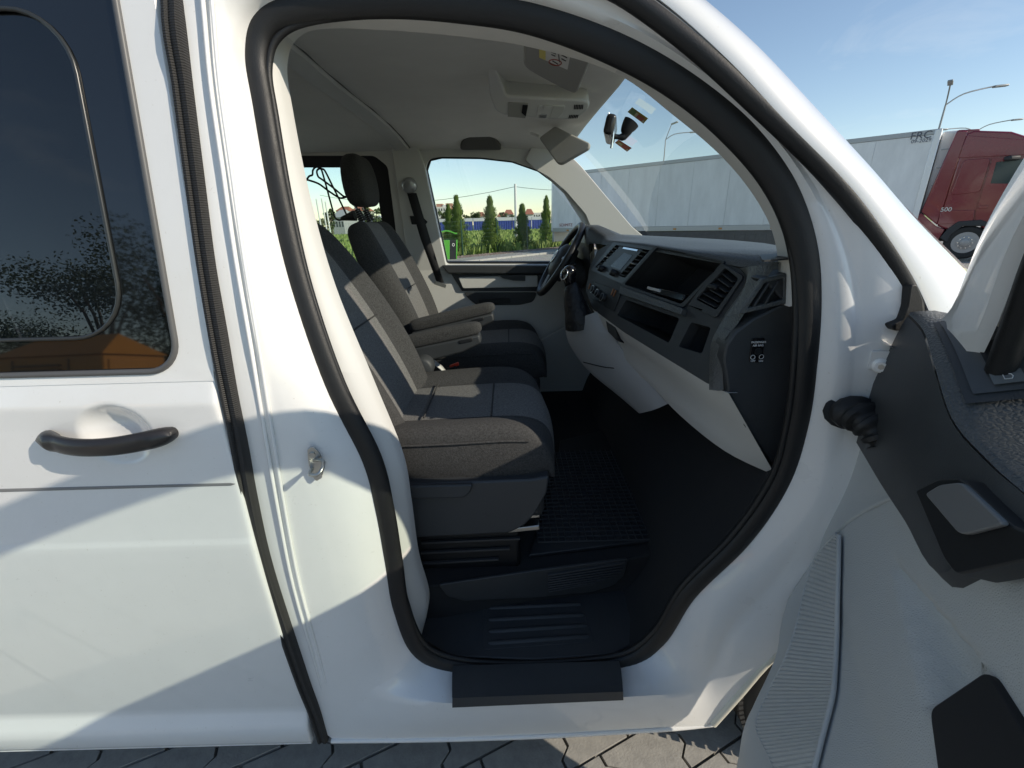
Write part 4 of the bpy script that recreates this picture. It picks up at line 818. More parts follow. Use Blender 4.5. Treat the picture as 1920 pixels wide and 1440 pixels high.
tube('mirror_stalk', cr([aY((1152, 256), .95), aY((1170, 256), .95), aY((1176, 242), .95), aY((1184, 229), .95)], 4), [.008] * 3 + [.012] * 3 + [.017, .02, .022, .024, .026, .027, .028], BLACK, VAN, n=14)
def onws(p):
    d = ray(*p); best = None
    for i in range(401):
        x = .3 + .6 * i / 400; q = CAM + d * ((x - CAM.x) / d.x); s = (q.y - .2) / 1.5; t = (q.z - 1.30) / .56
        if best is None or abs((ws(min(1, max(0, s)), t) - q).length) < best[0]: best = (abs((ws(min(1, max(0, s)), t) - q).length), q)
    return best[1]
def sticker(name, P, mt, stripes):
    q = [onws(p) for p in P]; n = (q[1] - q[0]).cross(q[3] - q[0]).normalized()
    if n.dot(CAM - q[0]) < 0: n = -n
    o = obj(name, [a + n * .004 for a in q], [(0, 1, 2, 3)], mt, VAN, smooth=0)
    for i, (s0, s1, t0, t1, m2) in enumerate(stripes):
        f = lambda s, t: q[0] * (1 - s) * (1 - t) + q[1] * s * (1 - t) + q[2] * s * t + q[3] * (1 - s) * t + n * (.0048 + .0004 * i)
        obj('sticker_print', [f(s0, t0), f(s1, t0), f(s1, t1), f(s0, t1)], [(0, 1, 2, 3)], m2, o, smooth=0)
STR = mat('sticker_red', (.62, .09, .04), .6); STG = mat('sticker_green', (.12, .28, .06), .6); STY = mat('sticker_yellow', (.62, .48, .06), .6); STW = mat('sticker_cream', (.8, .75, .5), .6)
sticker('windscreen_sticker', [(1187, 199), (1217, 220), (1208, 230), (1178, 208)], STY, [(.05, .35, .1, .9, STG), (.36, .5, .2, .8, STW), (.5, .88, .25, .85, STR), (.86, .96, .5, .9, STW)])
sticker('windscreen_sticker', [(1161, 260), (1186, 276), (1177, 283), (1154, 266)], STR, [(.08, .45, .25, .75, STY), (.2, .42, .35, .65, STW), (.85, .95, .5, .9, STW)])

# ------------------------------------------------------------------ the open front door
AL = R(66); HP = V((.68, 0, 0)); DU = V((-math.cos(AL), -math.sin(AL), 0)); DW = V((-math.sin(AL), math.cos(AL), 0))
def dp(u, z, w=0): return HP + DU * u + DW * w + V((0, 0, z))
def W(z):
    P = [(.2, .15), (.4, .145), (.6, .095), (.8, .045), (1.0, .022), (1.3, .02)]
    for (a, x), (b, y) in zip(P, P[1:]):
        if z <= b: t = max(0, (z - a) / (b - a)); t = t * t * (3 - 2 * t); return x + (y - x) * t
    return .02 + .13 * (z - 1.3)
def dpx(p, ex=0, wf=None):
    w_ = .03
    for _ in range(40):
        o = HP + DW * w_; q = on(p, o, DW); w_ = .5 * w_ + .5 * ((wf or W)(q.z) + ex)
    q = on(p, HP + DW * w_, DW); r = q - HP; return r.dot(DU), q.z, w_
DOOR = empty('front_door', (.68, 0, .3), parent=VAN)
# inner lining: surface patch bounded by the photographed edge at the hinge side
edge = [(1.285, -.03), (1.05, -.02), (.80, -.03), (.66, .02), (.56, .09), (.46, .15), (.36, .185), (.30, .20)]
def ef(z):
    for (a, x), (b, y) in zip(edge, edge[1:]):
        if z >= b: t = (a - z) / (a - b); t = max(0, t); return x + (y - x) * t
    return edge[-1][1]
TA, TB, TC = [V(dpx(p)[:2]) for p in ((1668, 1040), (1850, 1254), (1738, 1328))]
def tri_depth(u, z):
    p = V((u, z)); s = []
    for a, b, c in ((TA, TB, TC), (TB, TC, TA), (TC, TA, TB)):
        n_ = V((-(b - a).y, (b - a).x)).normalized(); n_ = n_ if n_.dot(c - a) > 0 else -n_; s.append((p - a).dot(n_))
    if min(s) <= 0: return 0
    m_ = min(s[0], s[2], s[1] * 3); return .05 * min(1, m_ / .02) * (.35 + .65 * min(1, s[1] * 0 + (p - TA).length / .25))
rows = []
for z in [.30 + .01 * i for i in range(85)]:
    e = ef(z); us = [e + (.60 - e) * i / 90 for i in range(3, 91)] + [.75, .95, 1.17]
    rows.append([dp(e + .002, z, W(z) - .05), dp(e, z, W(z) - .012), dp(e + .004, z, W(z) - .003), dp(e + .015, z, W(z))] + [dp(u, z, W(z) - tri_depth(u, z)) for u in us])
for z in [] and [.30, .32, .36, .40, .44, .48, .52, .56, .6, .64, .68, .72, .76, .8, .85, .9, .95, 1.0, 1.04]:
    e = ef(z); rows.append([dp(e + .002, z, W(z) - .05), dp(e, z, W(z) - .012), dp(e + .004, z, W(z) - .003), dp(e + .015, z, W(z))] + [dp(e + (1.17 - e) * t, z, W(z)) for t in (.08, .2, .35, .5, .7, .9, 1)])
lin = loft('door_lining', rows, DPAN, DOOR, smooth=60)
# painted door shell behind the lining
def ring(off, w_): return [dp(ef(z) + off, z, w_) for z in (1.29, 1.05, .8, .66, .56, .46, .36, .30)]
ra = [dp(ef(z) - .012, z, W(z) - .045) for z in (1.29, 1.05, .8, .66, .56, .46, .36, .29)]; rb = [dp(ef(z) - .03, z, -.055) for z in (1.27, 1.05, .8, .66, .56, .46, .36, .29)]
loft('door_shut_face', [[p + DU * .03 for p in ra], ra, rb, [p + DU * .05 for p in rb]], PAINT, DOOR, smooth=40)
sh = rb + [dp(1.19, .29, -.055), dp(1.19, 1.215, -.055), dp(.4, 1.215, -.055), dp(.2, 1.25, -.055)]
obj('door_skin', sh + [p - DW * .01 for p in sh], [tuple(range(12)), tuple(range(23, 11, -1))] + [(i, (i + 1) % 12, 12 + (i + 1) % 12, 12 + i) for i in range(12)], PAINT, DOOR, smooth=0)
obj('door_base', [dp(.18, .295, .1), dp(1.19, .295, .1), dp(1.19, .295, -.055), dp(.18, .295, -.055)], [(0, 1, 2, 3)], PAINT, DOOR, smooth=0)
obj('door_rear_face', [dp(1.185, .29, .12), dp(1.185, 1.05, .02), dp(1.185, 1.22, .02), dp(1.185, 1.22, -.055), dp(1.185, .29, -.055)], [(0, 1, 2, 3, 4)], PAINT, DOOR, smooth=0)
# speaker grille: ridged panel following the lining
g1 = [(1568, 1002), (1530, 1045), (1508, 1110), (1492, 1180), (1470, 1240), (1440, 1300), (1418, 1360), (1440, 1415), (1470, 1480)]
g2 = [(1573, 1004), (1572, 1060), (1570, 1130), (1569, 1190), (1566, 1250), (1562, 1300), (1550, 1350), (1537, 1400), (1520, 1470)]
GR = mat('grille_ridges', (.30, .315, .32), .5, bump=1, bscale=38, btype='wave', bdist=.004)
c1, c2 = [V(dpx(p, .008)) for p in g1], [V(dpx(p, .008)) for p in g2]
rr = []
c1, c2 = cr(c1, 5), cr(c2, 5)
gv = []; gf = []
nr = 62
def lerp_curve(c, t): k = t * (len(c) - 1); i = min(int(k), len(c) - 2); return c[i] + (c[i + 1] - c[i]) * (k - i)
bs_ = []
for i in range(nr * 3 + 1):
    t = i / (nr * 3); a, b = lerp_curve(c1, t), lerp_curve(c2, t); h = (0, .0022, .0022)[i % 3]
    bs_.append([dp(*((a + (b - a) * s)[:2]), (a + (b - a) * s)[2] + h) for s in (0, .25, .5, .75, 1)])
loft('speaker_grille', bs_, DPAN, DOOR, smooth=20)
tube('grille_bead', [dp(*p) for p in c2], .004, DPAN, DOOR, n=8); tube('grille_bead', [dp(*p) for p in c1], .003, DPAN, DOOR, n=8)
tube('lining_seam', [dp(*dpx(p, .001)) for p in ((1692, 926), (1660, 938), (1620, 958), (1590, 978), (1560, 1008), (1528, 1052), (1505, 1115))], .0035, DPAN, DOOR, n=6)
# black upper moulding: ledge, switch pod, pull, release
def Wu(z): return .045
A_ = [(1704, 592), (1690, 640), (1668, 690), (1645, 745), (1618, 824)]
tops = [(1722, 600), (1745, 660), (1765, 730), (1790, 800), (1850, 872), (1930, 925)]
bots = [(1621, 826), (1655, 875), (1690, 928), (1735, 1000), (1790, 1079), (1930, 1050)]
# in door coordinates (u, z, w)
tu = [(.0, 1.288, .012), (.09, 1.280, .02), (.17, 1.252, .028), (.265, 1.208, .032), (.37, 1.204, .04), (.46, 1.208, .045), (.75, 1.212, .045), (1.17, 1.212, .045)]
bu = [(-.02, 1.035, .024), (.07, 1.035, .026), (.15, 1.036, .028), (.25, 1.04, .03), (.36, 1.046, .034), (.455, 1.148, .04), (.75, 1.165, .04), (1.17, 1.165, .04)]
gu = [(.0, 1.298, -.02), (.10, 1.302, -.03), (.19, 1.283, -.04), (.29, 1.240, -.045), (.40, 1.234, -.045), (.5, 1.237, -.045), (.75, 1.238, -.045), (1.17, 1.238, -.045)]
tu, bu, gu = [cr([V(p) for p in q], 5) for q in (tu, bu, gu)]
def D(P): return [dp(*p) for p in P]
mu = [a * .5 + b * .5 + V((0, 0, .012)) for a, b in zip(tu, bu)]
rws = [D([p + V((0, -.02, -.02)) for p in bu]), D(bu), D([p + V((0, .004, .005)) for p in bu]), D(mu), D([a * .15 + b * .85 + V((0, 0, .002)) for a, b in zip(mu, tu)]), D([a * .03 + b * .97 + V((0, .002, .0)) for a, b in zip(mu, tu)])]
up = loft('door_moulding', rws, DARK, DOOR, smooth=50)
rws = [D([p + V((0, .002, 0)) for p in tu]), D([a * .92 + b * .08 + V((0, .005, 0)) for a, b in zip(tu, gu)]), D([a * .6 + b * .4 + V((0, .004, 0)) for a, b in zip(tu, gu)]), D([a * .3 + b * .7 + V((0, .002, 0)) for a, b in zip(tu, gu)]), D(gu)]
loft('door_ledge', rws, DARKG, up, smooth=50)
obj('ledge_end', D([tu[0], gu[0], gu[0] + V((0, -.24, 0)), bu[0]]), [(0, 1, 2, 3)], DARK, up, smooth=0)
# switch pod following the ledge
def lg(s, t, h=0):
    a, b = lerp_curve(tu, s), lerp_curve(gu, s); q_ = a + (b - a) * t; return dp(q_.x, q_.y + h + .004, q_.z)
def patch(name, s0, s1, t0, t1, h, mt, par, skew=0.0, ns=10):
    rr_ = []
    for i in range(ns + 1):
        t = t0 + (t1 - t0) * i / ns; rr_.append([lg(s0 + (s1 - s0) * k / ns + skew * t, t, h) for k in range(ns + 1)])
    return loft(name, rr_, mt, par, smooth=40)
patch('switch_pod', .140, .408, .16, .95, .006, DARK, up, ns=14)
patch('pod_panel', .155, .392, .25, .93, .009, mat('pod_plastic', (.075, .08, .083), .38, bump=.2, bscale=400, bdist=.0006), up, ns=14)
patch('well_shade_patch', .27, .372, .50, .80, .0105, mat('well_shade', (.008, .008, .009), .5), up, ns=6)  # raised patch, no hollow: the switch well's shade is painted near-black
patch('window_switch', .355, .384, .46, .78, .014, mat('switch_cap', (.16, .17, .17), .3), up, ns=6)
cs, ct = .370, .62
tube('window_symbol', [lg(cs + x * .006, ct + y * .05, .0148) for x, y in ((-1, -.8), (-.6, .8), (.2, 1), (1, .6), (1, -.8))], .0006, PRINT, up, n=5, closed=True, ref=V((0, 0, 1)))
# release lever recess
k = dp(*mu[24]); RF = Fr(k, dp(*mu[28]) - dp(*mu[20]), V((0, 0, 1)))
plate('release_bezel', RF, [(1715, 920), (1758, 898), (1800, 896), (1895, 985), (1932, 1000), (1932, 1048), (1792, 1078), (1770, 1050)], -.02, .010, BLACK, up, r=.008, bevel=.004)
plate('release_lever', RF, [(1733, 926), (1762, 908), (1800, 904), (1882, 982), (1812, 1001), (1796, 1000)], .010, .016, mat('lever_grey', (.17, .175, .18), .42), up, r=.008, bevel=.003)
# pocket: flat plate, the cavity's shade put into its near-black colour
pc = [V(dpx(p, .004)) for p in ((1745, 1330), (1850, 1258), (1905, 1350), (1960, 1470), (1760, 1480))]
fr_ = Fr(dp(*pc[0]), dp(*pc[1]) - dp(*pc[0]), dp(*pc[4]) - dp(*pc[0]))
plate('door_pocket', fr_, [(1742, 1330), (1850, 1256), (1905, 1350), (1990, 1500), (1765, 1500)], -.01, .003, mat('pocket_shade', (.012, .013, .016), .6), DOOR, r=.012, bevel=.002)
0 and plate('pocket_bevel', fr_, [(1672, 1042), (1690, 1030), (1846, 1254), (1738, 1326), (1728, 1310)], -.02, .001, DPAN, DOOR, r=.01, bevel=.004)
# window frame and glass
of = [(.02, 1.27, -.01), (.10, 1.32, .0), (.165, 1.43, .02), (.25, 1.53, .035), (.38, 1.65, .05), (.55, 1.75, .065), (.78, 1.82, .075), (1.0, 1.835, .078), (1.16, 1.825, .078), (1.19, 1.6, .045), (1.19, 1.20, 0)]
nf = [(.255, 1.262, -.012), (.268, 1.33, .0), (.305, 1.42, .02), (.365, 1.50, .035), (.44, 1.60, .05), (.58, 1.69, .062), (.79, 1.755, .07), (.98, 1.77, .072), (1.10, 1.765, .072), (1.12, 1.58, .04), (1.12, 1.20, 0)]
o_, n_ = cr(of, 5), cr(nf, 5)
loft('window_frame', [D([p + V((0, 0, -.05)) for p in o_]), D(o_), D([a * .7 + b * .3 + V((0, 0, .012)) for a, b in zip(o_, n_)]), D([a * .35 + b * .65 + V((0, 0, .012)) for a, b in zip(o_, n_)]), D([a * .3 + b * .7 for a, b in zip(o_, n_)])], PAINT, DOOR, smooth=50)
tube('glass_run', D([a * .14 + b * .86 + V((0, 0, -.004)) for a, b in zip(o_, n_)]), .014, RUBBER, DOOR, n=10, ref=DW)
loft('window_frame_outer', [D([p + V((0, 0, -.05)) for p in o_]), D([p + V((0, 0, -.05)) for p in n_])], PAINT, DOOR, smooth=50)
obj('door_glass', D([p + V((0, 0, -.02)) for p in n_]), [tuple(range(len(n_)))], GLASSG, DOOR, smooth=40)

# ------------------------------------------------------------------ semi-trailer and tractor
TD = V((10.26, -9.65, 0)).normalized(); TF = Fr((2.34, 23.85, 0), TD, (0, 0, 1)); TN = TF.w
TRW = mat('trailer_white', (.82, .82, .81), .45, var=.10, vscale=2.5, stretch=(1, 1, .25)); RAIL = mat('alu_rail', (.42, .43, .44), .4, .5); SKIRT = mat('skirt_black', (.035, .037, .04), .6, var=.2)
TL = TF.px((1751, 300))[0]; ZT, ZB = 3.76, 1.02
TR = empty('semi_trailer', tuple(TF.p((TL / 2, 0), -1.25)), 'long white refrigerated semi-trailer parked behind the red tractor', 'trailer')
plate('trailer_box', TF, [(0, ZB), (TL, ZB), (TL, ZT), (0, ZT)], -2.5, -.02, TRW, TR, px=False, bevel=.03)
n = 10
for i in range(n):
    a, b = .06 + (TL - .12) * i / n, .06 + (TL - .12) * (i + 1) / n
    plate('side_panel', TF, [(a + .006, ZB + .14), (b - .006, ZB + .14), (b - .006, ZT - .14), (a + .006, ZT - .14)], -.03, 0, TRW, TR, px=False, bevel=.004)
plate('top_rail', TF, [(0, ZT - .13), (TL, ZT - .13), (TL, ZT + .01), (0, ZT + .01)], -.06, .012, RAIL, TR, px=False, bevel=.01)
plate('bottom_rail', TF, [(0, ZB - .06), (TL, ZB - .06), (TL, ZB + .13), (0, ZB + .13)], -.06, .014, RAIL, TR, px=False, bevel=.01)
plate('corner_post', TF, [(TL - .16, ZB), (TL + .01, ZB), (TL + .01, ZT), (TL - .16, ZT)], -.05, .018, mat('post_white', (.8, .8, .8), .35, .3), TR, px=False, bevel=.02)
plate('corner_post', TF, [(-.01, ZB), (.10, ZB), (.10, ZT), (-.01, ZT)], -.05, .018, MATS['post_white'], TR, px=False, bevel=.02)
plate('cooling_unit', TF, [(TL + .02, ZB + .35), (TL + .55, ZB + .35), (TL + .62, ZB + .8), (TL + .62, ZT - .15), (TL + .45, ZT - .05), (TL + .02, ZT - .05)], -2.2, -.25, mat('unit_white', (.78, .77, .74), .4), TR, px=False, bevel=.06, seg=3)
for k in range(4): plate('unit_band', TF, [(TL + .1, 1.7 + .5 * k), (TL + .64, 1.7 + .5 * k), (TL + .64, 1.73 + .5 * k), (TL + .1, 1.73 + .5 * k)], -.4, -.235, RAIL, TR, px=False)
sA = TF.px((1190, 440))[0]; sB = TF.px((1475, 440))[0]
plate('side_skirt', TF, [(sA, .42), (sB - .3, .42), (sB, .95), (sA, .95)], -.3, -.04, SKIRT, TR, px=False, bevel=.03)
for k in range(14):
    a = sA + .3 + (sB - sA - .8) * k / 14; plate('skirt_rib', TF, [(a, .55), (a + .22, .55), (a + .22, .82), (a, .82)], -.06, -.015, SKIRT, TR, px=False, bevel=.02)
def wheel(par, u, r, w0, wd, rim=SILV, nm='wheel', zc=None):
    c = TF.p((u, zc or r), w0); rows = []
    for dw, rr in ((0, r * .62), (.02, r * .72), (.015, r * .9), (-.03, r * .985), (-.06, r), (-wd + .06, r), (-wd + .02, r * .97), (-wd, r * .7)):
        rows.append([c + TF.u * (rr * math.cos(a)) + V((0, 0, rr * math.sin(a))) + TN * dw for a in [2 * math.pi * k / 48 for k in range(48)]])
    o = loft(nm, rows, TYRE, par, closed=True, smooth=40)
    rows = [[c + TF.u * (rr * math.cos(a)) + V((0, 0, rr * math.sin(a))) + TN * dw for a in [2 * math.pi * k / 40 for k in range(40)]] for rr, dw in ((r * .63, .005), (r * .58, .0), (r * .54, -.05), (r * .42, -.02), (r * .40, .02), (r * .24, .03), (r * .22, .07), (r * .1, .08))]
    loft('rim', rows, rim, o, closed=True, cap=True, smooth=30)
    for k in range(10):
        a = 2 * math.pi * k / 10; q = c + TF.u * (r * .33 * math.cos(a)) + V((0, 0, r * .33 * math.sin(a))) + TN * .025
        tube('wheel_nut', [q, q + TN * .03], r * .035, CHROME, o, n=6, ref=V((0, 0, 1)))
        q = c + TF.u * (r * .48 * math.cos(a + .3)) + V((0, 0, r * .48 * math.sin(a + .3))) + TN * -.018
        tube('hand_hole', [q, q + TN * .006], r * .045, BLACK, o, n=8, ref=V((0, 0, 1)))
    return o
for u in (1.9, 3.2, 4.5): wheel(TR, u, .5, -.12, .35)
for u in (1.2, 2.55, 3.85, 5.2): plate('mudguard', TF, [(u - .08, .75), (u + .08, .75), (u + .08, 1.0), (u - .08, 1.0)], -.5, -.05, SKIRT, TR, px=False, bevel=.02)
plate('rear_bumper', TF, [(.0, .45), (.12, .45), (.12, .98), (.0, .98)], -2.4, -.06, RAIL, TR, px=False, bevel=.02)
for k in range(8):
    a = 1 + k * 1.9; plate('marker_lamp', TF, [(a, ZB - .02), (a + .14, ZB - .02), (a + .14, ZB + .05), (a, ZB + .05)], .014, .03, mat('amber_lens', (.55, .22, .03), .3), TR, px=False, bevel=.006)
DKI = mat('dark_lettering', (.10, .11, .14), .6)
text('lettering', 'FRC', TF, TF.px((1727, 254), .03), .28, DKI, TR, w=.03); text('lettering', '09-2029', TF, TF.px((1727, 264), .03), .14, DKI, TR, w=.03)
text('lettering', 'SCHMITZ', TF, (.95, ZB + .27), .20, mat('red_lettering', (.35, .05, .05), .6), TR, w=.02)
CABR = mat('cab_red', (.22, .018, .03), .25, coat=.8, var=.05, vscale=2); CABD = mat('cab_dark', (.03, .032, .035), .6)
CB = empty('tractor_unit', tuple(TF.p((TL + 2.5, 0), -1.25)), 'dark red lorry tractor unit coupled to the white trailer', 'lorry')
q = lambda x, y: TF.px((x, y))
plate('cab_shell', TF, [q(1812, 250), q(1828, 244), q(1897, 246), q(1935, 258), q(1985, 300), q(2010, 380), q(2010, 470), q(1850, 470), q(1858, 437), q(1835, 421), q(1800, 418), q(1780, 432), q(1757, 424)], -2.4, -.03, CABR, CB, px=False, bevel=.05, seg=3)
plate('side_deflector', TF, [q(1795, 244), q(1815, 245), q(1814, 252), q(1757, 422), q(1727, 397)], -.25, -.02, CABR, CB, px=False, bevel=.03)
plate('roof_deflector', TF, [q(1796, 243), q(1838, 241), q(1838, 247), q(1812, 252)], -2.3, -.05, CABR, CB, px=False, bevel=.03)
plate('sleeper_panel', TF, [q(1807, 300), q(1858, 296), q(1838, 360), q(1782, 366)], -.04, .0, CABR, CB, px=False, bevel=.012, r=.1)
plate('cab_panel', TF, [q(1813, 254), q(1925, 262), q(1930, 290), q(1797, 296)], -.04, -.005, CABR, CB, px=False, bevel=.012)
dr = plate('cab_door', TF, [q(1861, 297), q(1960, 292), q(1960, 412), q(1830, 414), q(1829, 400)], -.04, .012, CABR, CB, px=False, bevel=.015, holes=[[q(1868, 304), q(1930, 296), q(1925, 345), q(1857, 344)]])
plate('door_glass', TF, [q(1868, 304), q(1930, 296), q(1925, 345), q(1857, 344)], -.04, -.0, mat('cab_glass', (.03, .05, .06), .06), CB, px=False)
plate('door_handle', TF, [q(1836, 386), q(1853, 385), q(1851, 391), q(1835, 392)], .012, .04, CABR, CB, px=False, bevel=.01)
plate('skirt_panel', TF, [q(1765, 394), q(1828, 394), q(1824, 416), q(1757, 421)], -.04, .004, CABR, CB, px=False, bevel=.012)
plate('tank_panel', TF, [q(1727, 399), q(1755, 424), q(1772, 430), q(1760, 450), q(1700, 455), q(1695, 420)], -.4, -.03, CABR, CB, px=False, bevel=.02)
plate('wheel_arch', TF, [q(1762, 446), q(1778, 428), q(1797, 415), q(1840, 412), q(1870, 425), q(1872, 434), q(1845, 424), q(1805, 424), q(1783, 440), q(1775, 455)], -.5, .03, CABD, CB, px=False, bevel=.02)
wu, wz = q(1809, 455); wr = abs(q(1809, 455)[1] - q(1816, 424)[1]) * 1.02
wheel(CB, wu, max(.45, min(.62, wr)), -.02, .34, rim=mat('alloy_rim', (.34, .34, .35), .4, .7), nm='front_wheel', zc=max(.47, wz))
plate('cab_rear_frame', TF, [q(1788, 262), q(1796, 246), q(1757, 400), q(1735, 400)], -2.2, -.4, CABD, CB, px=False)
plate('chassis', TF, [(TL - 3, .55), (TL + 7, .55), (TL + 7, .95), (TL - 3, .95)], -1.7, -.8, CABD, CB, px=False)
text('badge', '500', TF, TF.px((1774, 393), .03), .17, mat('badge_chrome', (.7, .7, .7), .3, .6), CB, w=.012)
mq = TF.p(q(1897, 297), .1); box('cab_mirror', mq, (.3, .2, .12), CABD, CB, bevel=.04)

# ------------------------------------------------------------------ lamps, pole, wire
LAMP = mat('galvanised', (.30, .31, .32), .45, .6)
def lamp(base, h, arms, label, r=.06):
    e = empty('street_lamp', tuple(base), label, 'street lamp', 'lamps over the lorry park')
    tube('pole', [base, base + V((0, 0, h))], [r * 1.2, r * .7], LAMP, e, n=8)
    for a in arms:
        t = base + V((0, 0, h)); p = t + V(a); tube('arm', cr([t, t + V(a) * .35 + V((0, 0, .12 * abs(a[0] + a[1]))), p], 4), r * .55, LAMP, e, n=6)
        bar('lantern', p - V(a).normalized() * .1, p + V((a[0], a[1], 0)).normalized() * .55, .22, .10, LAMP, e, bevel=.03)
    return e
def lamp_px(pt, Y, arms, label, r=.06):
    q_ = aY(pt, Y); return lamp(V((q_.x, q_.y, 0)), q_.z, arms, label, r)
lamp_px((1773, 197), 26, [(-.5, -.5, .9), (2.1, -.3, .75)], 'tall double-arm street lamp rising behind the trailer front')
lamp_px((1828, 248), 36, [(2.2, -.4, .7), (-2.0, .3, .3)], 'street lamp whose arms show low above the red lorry roof')
lamp_px((1248, 262), 42, [(.3, -.4, 1.2), (2.1, -.2, .5)], 'street lamp with two arms rising behind the middle of the trailer')
LP = aY((966, 345), 44); PB = V((LP.x, LP.y, -.05))
po_ = tag(tube('utility_pole', [PB, V((LP.x, LP.y, LP.z))], [.16, .11], mat('pole_white', (.72, .73, .72), .6), n=10), 'tall white utility pole in the meadow carrying a sagging wire', 'pole')
wa, wb, wc_ = aY((600, 366), 60), aY((966, 350), 44), aY((1120, 352), 60)
wp_ = [wa + (wb - wa) * (i / 10) - V((0, 0, 1.1 * 4 * (i / 10) * (1 - i / 10))) for i in range(11)] + [wb + (wc_ - wb) * (i / 10) - V((0, 0, .3 * 4 * (i / 10) * (1 - i / 10))) for i in range(1, 11)]
tag(tube('overhead_wire', wp_, .022, CABD, n=5), 'thin dark overhead wire sagging towards the white pole', 'wire')

# ------------------------------------------------------------------ conifers, fence, bin
LEAF = mat('thuja_leaf', (.08, .15, .025), .7, col2=(.14, .21, .04), vscale=5); BARK = mat('bark', (.10, .075, .05), .9, var=.3, vscale=20)
def thuja_mesh(seed, n=5200):
    rg = random.Random(seed); v = []; f = []
    for i in range(n):
        h = rg.random() ** .85; prof = (.20 * (1 - h) ** .75 + .012) * (1 + .2 * math.sin(h * 23 + seed) + .12 * math.sin(h * 51 + seed * 3)) * min(1, .72 + h * 3)
        a = rg.uniform(0, 6.283); k = rg.uniform(.55, 1.08); lump = 1 + .16 * math.sin(a * 4 + h * 17 + seed * 2)
        c = V((math.cos(a) * prof * k * lump, math.sin(a) * prof * k * lump, h * .97 + .01)); s = rg.uniform(.010, .024)
        up = V((math.cos(a) * .45, math.sin(a) * .45, 1)).normalized() * s * rg.uniform(1.4, 2.6); sd_ = V((-math.sin(a), math.cos(a), rg.uniform(-.4, .4))).normalized() * s * .55
        b = len(v); v += [c - sd_, c + sd_, c + up + sd_ * .3, c + up - sd_ * .3]; f.append((b, b + 1, b + 2, b + 3))
    for k in range(26):
        c = V((rg.uniform(-.012, .012), rg.uniform(-.012, .012), rg.uniform(.93, 1.0))); b = len(v); v += [c + V((-.004, 0, 0)), c + V((.004, 0, 0)), c + V((0, 0, rg.uniform(.03, .07)))]; f.append((b, b + 1, b + 2))
    return v, f
thl = ['thuja tree standing right beside the green litter bin', 'broad sunlit thuja tree second from the litter bin', 'small dark thuja tree just beyond the white pole', 'slim dark thuja tree at the rear corner of the trailer', 'dark thuja half hidden behind the tree by the litter bin']
for i, (bx, tp_, wd) in enumerate((((862, 476), (856, 367), .98), ((922, 472), (923, 369), 1.1), ((980, 466), (978, 383), 1.15), ((1024, 461), (1026, 368), .82), ((846, 468), (846, 384), 1.0))):
    b = aZ(bx, 0); h = aY(tp_, b.y).z; e = empty('thuja_tree', tuple(b), thl[i], 'conifer', 'row of thuja trees')
    v, f = thuja_mesh(i + 3); obj('crown', [b + V((p.x * h * wd, p.y * h * wd, p.z * h)) for p in v], f, LEAF, e, smooth=0, recalc=False)
    tube('trunk', [b - V((0, 0, .05)), b + V((0, 0, h * .8))], [.06, .015], BARK, e, n=6)
FGR = mat('fence_green', (.012, .06, .035), .45)
fx = empty('mesh_fence', tuple(gp(5, -.95)), 'dark green wire mesh fence on slim posts behind the thujas', 'fence')
for i in range(12):
    b = gp(-6.8 + i * 2.5, -.95, -.05); bar('post', b, b + V((0, 0, 1.75)), .06, .06, FGR, fx, up=HU, bevel=.005)
    if i < 11:
        gv = []; gf = []
        for k in range(9): tube_ = None; z = .12 + k * .19; gbar(gp(-6.8 + i * 2.5, -.97, 0), gp(-4.3 + i * 2.5, -.97, 0), .006, z - .05, z - .045)
        for k in range(24): c = gp(-6.8 + i * 2.5 + k * .104, -.97); b_ = len(gv); gv += [c + HU * -.002 + V((0, 0, .05)), c + HU * .002 + V((0, 0, .05)), c + HU * .002 + V((0, 0, 1.62)), c + HU * -.002 + V((0, 0, 1.62))]; gf.append((b_, b_ + 1, b_ + 2, b_ + 3))
        tag(obj('mesh_panel', gv, gf, FGR, fx, smooth=0), kind='stuff')
BG = mat('bin_green', (.09, .42, .05), .45); BB = mat('bin_black', (.02, .022, .022), .5)
bb_ = aZ((846, 487), 0); BN = empty('litter_bin', tuple(bb_), 'bright green and black litter bin with a curved lid', 'litter bin'); by = bb_.y
bf = Fr(bb_, (1, .12, 0), (0, 0, 1)); k_ = lambda x, y: bf.px((x, y))
plate('bin_body', bf, [k_(832, 450), k_(856, 450), k_(856, 486), k_(833, 487)], -.42, 0, BB, BN, px=False, bevel=.02)
plate('bin_side', bf, [k_(832, 450), k_(843, 450), k_(843, 487), k_(834, 487)], -.44, .015, BG, BN, px=False, bevel=.012)
plate('bin_edge', bf, [k_(855, 450), k_(858, 450), k_(857, 486), k_(855, 486)], -.44, .015, BG, BN, px=False, bevel=.008)
for x in (828, 850): a = k_(x, 450); bar('lid_support', bf.p((a[0], a[1]), -.2), bf.p((a[0], k_(x, 434)[1]), -.2), .06, .06, BB, BN, bevel=.01)
l0, l1 = k_(824, 438)[0], k_(857, 436)[0]; lz = k_(840, 437)[1]
loft('lid', [[bf.p((l0 + (l1 - l0) * t, lz + .12 * math.sin(math.pi * min(1, t * 1.0 + .12)) + o), w_) for t in [i / 10 for i in range(11)]] for w_, o in ((.06, -.05), (.06, 0), (-.5, 0), (-.5, -.05))], BG, BN, smooth=40)
c = bf.p(k_(850, 459), .003); tube('bin_symbol', [c + bf.u * (.045 * math.cos(a)) + V((0, 0, .06 * math.sin(a))) for a in [2 * math.pi * k / 14 for k in range(14)]], .014, WHITEP, BN, n=5, closed=True)

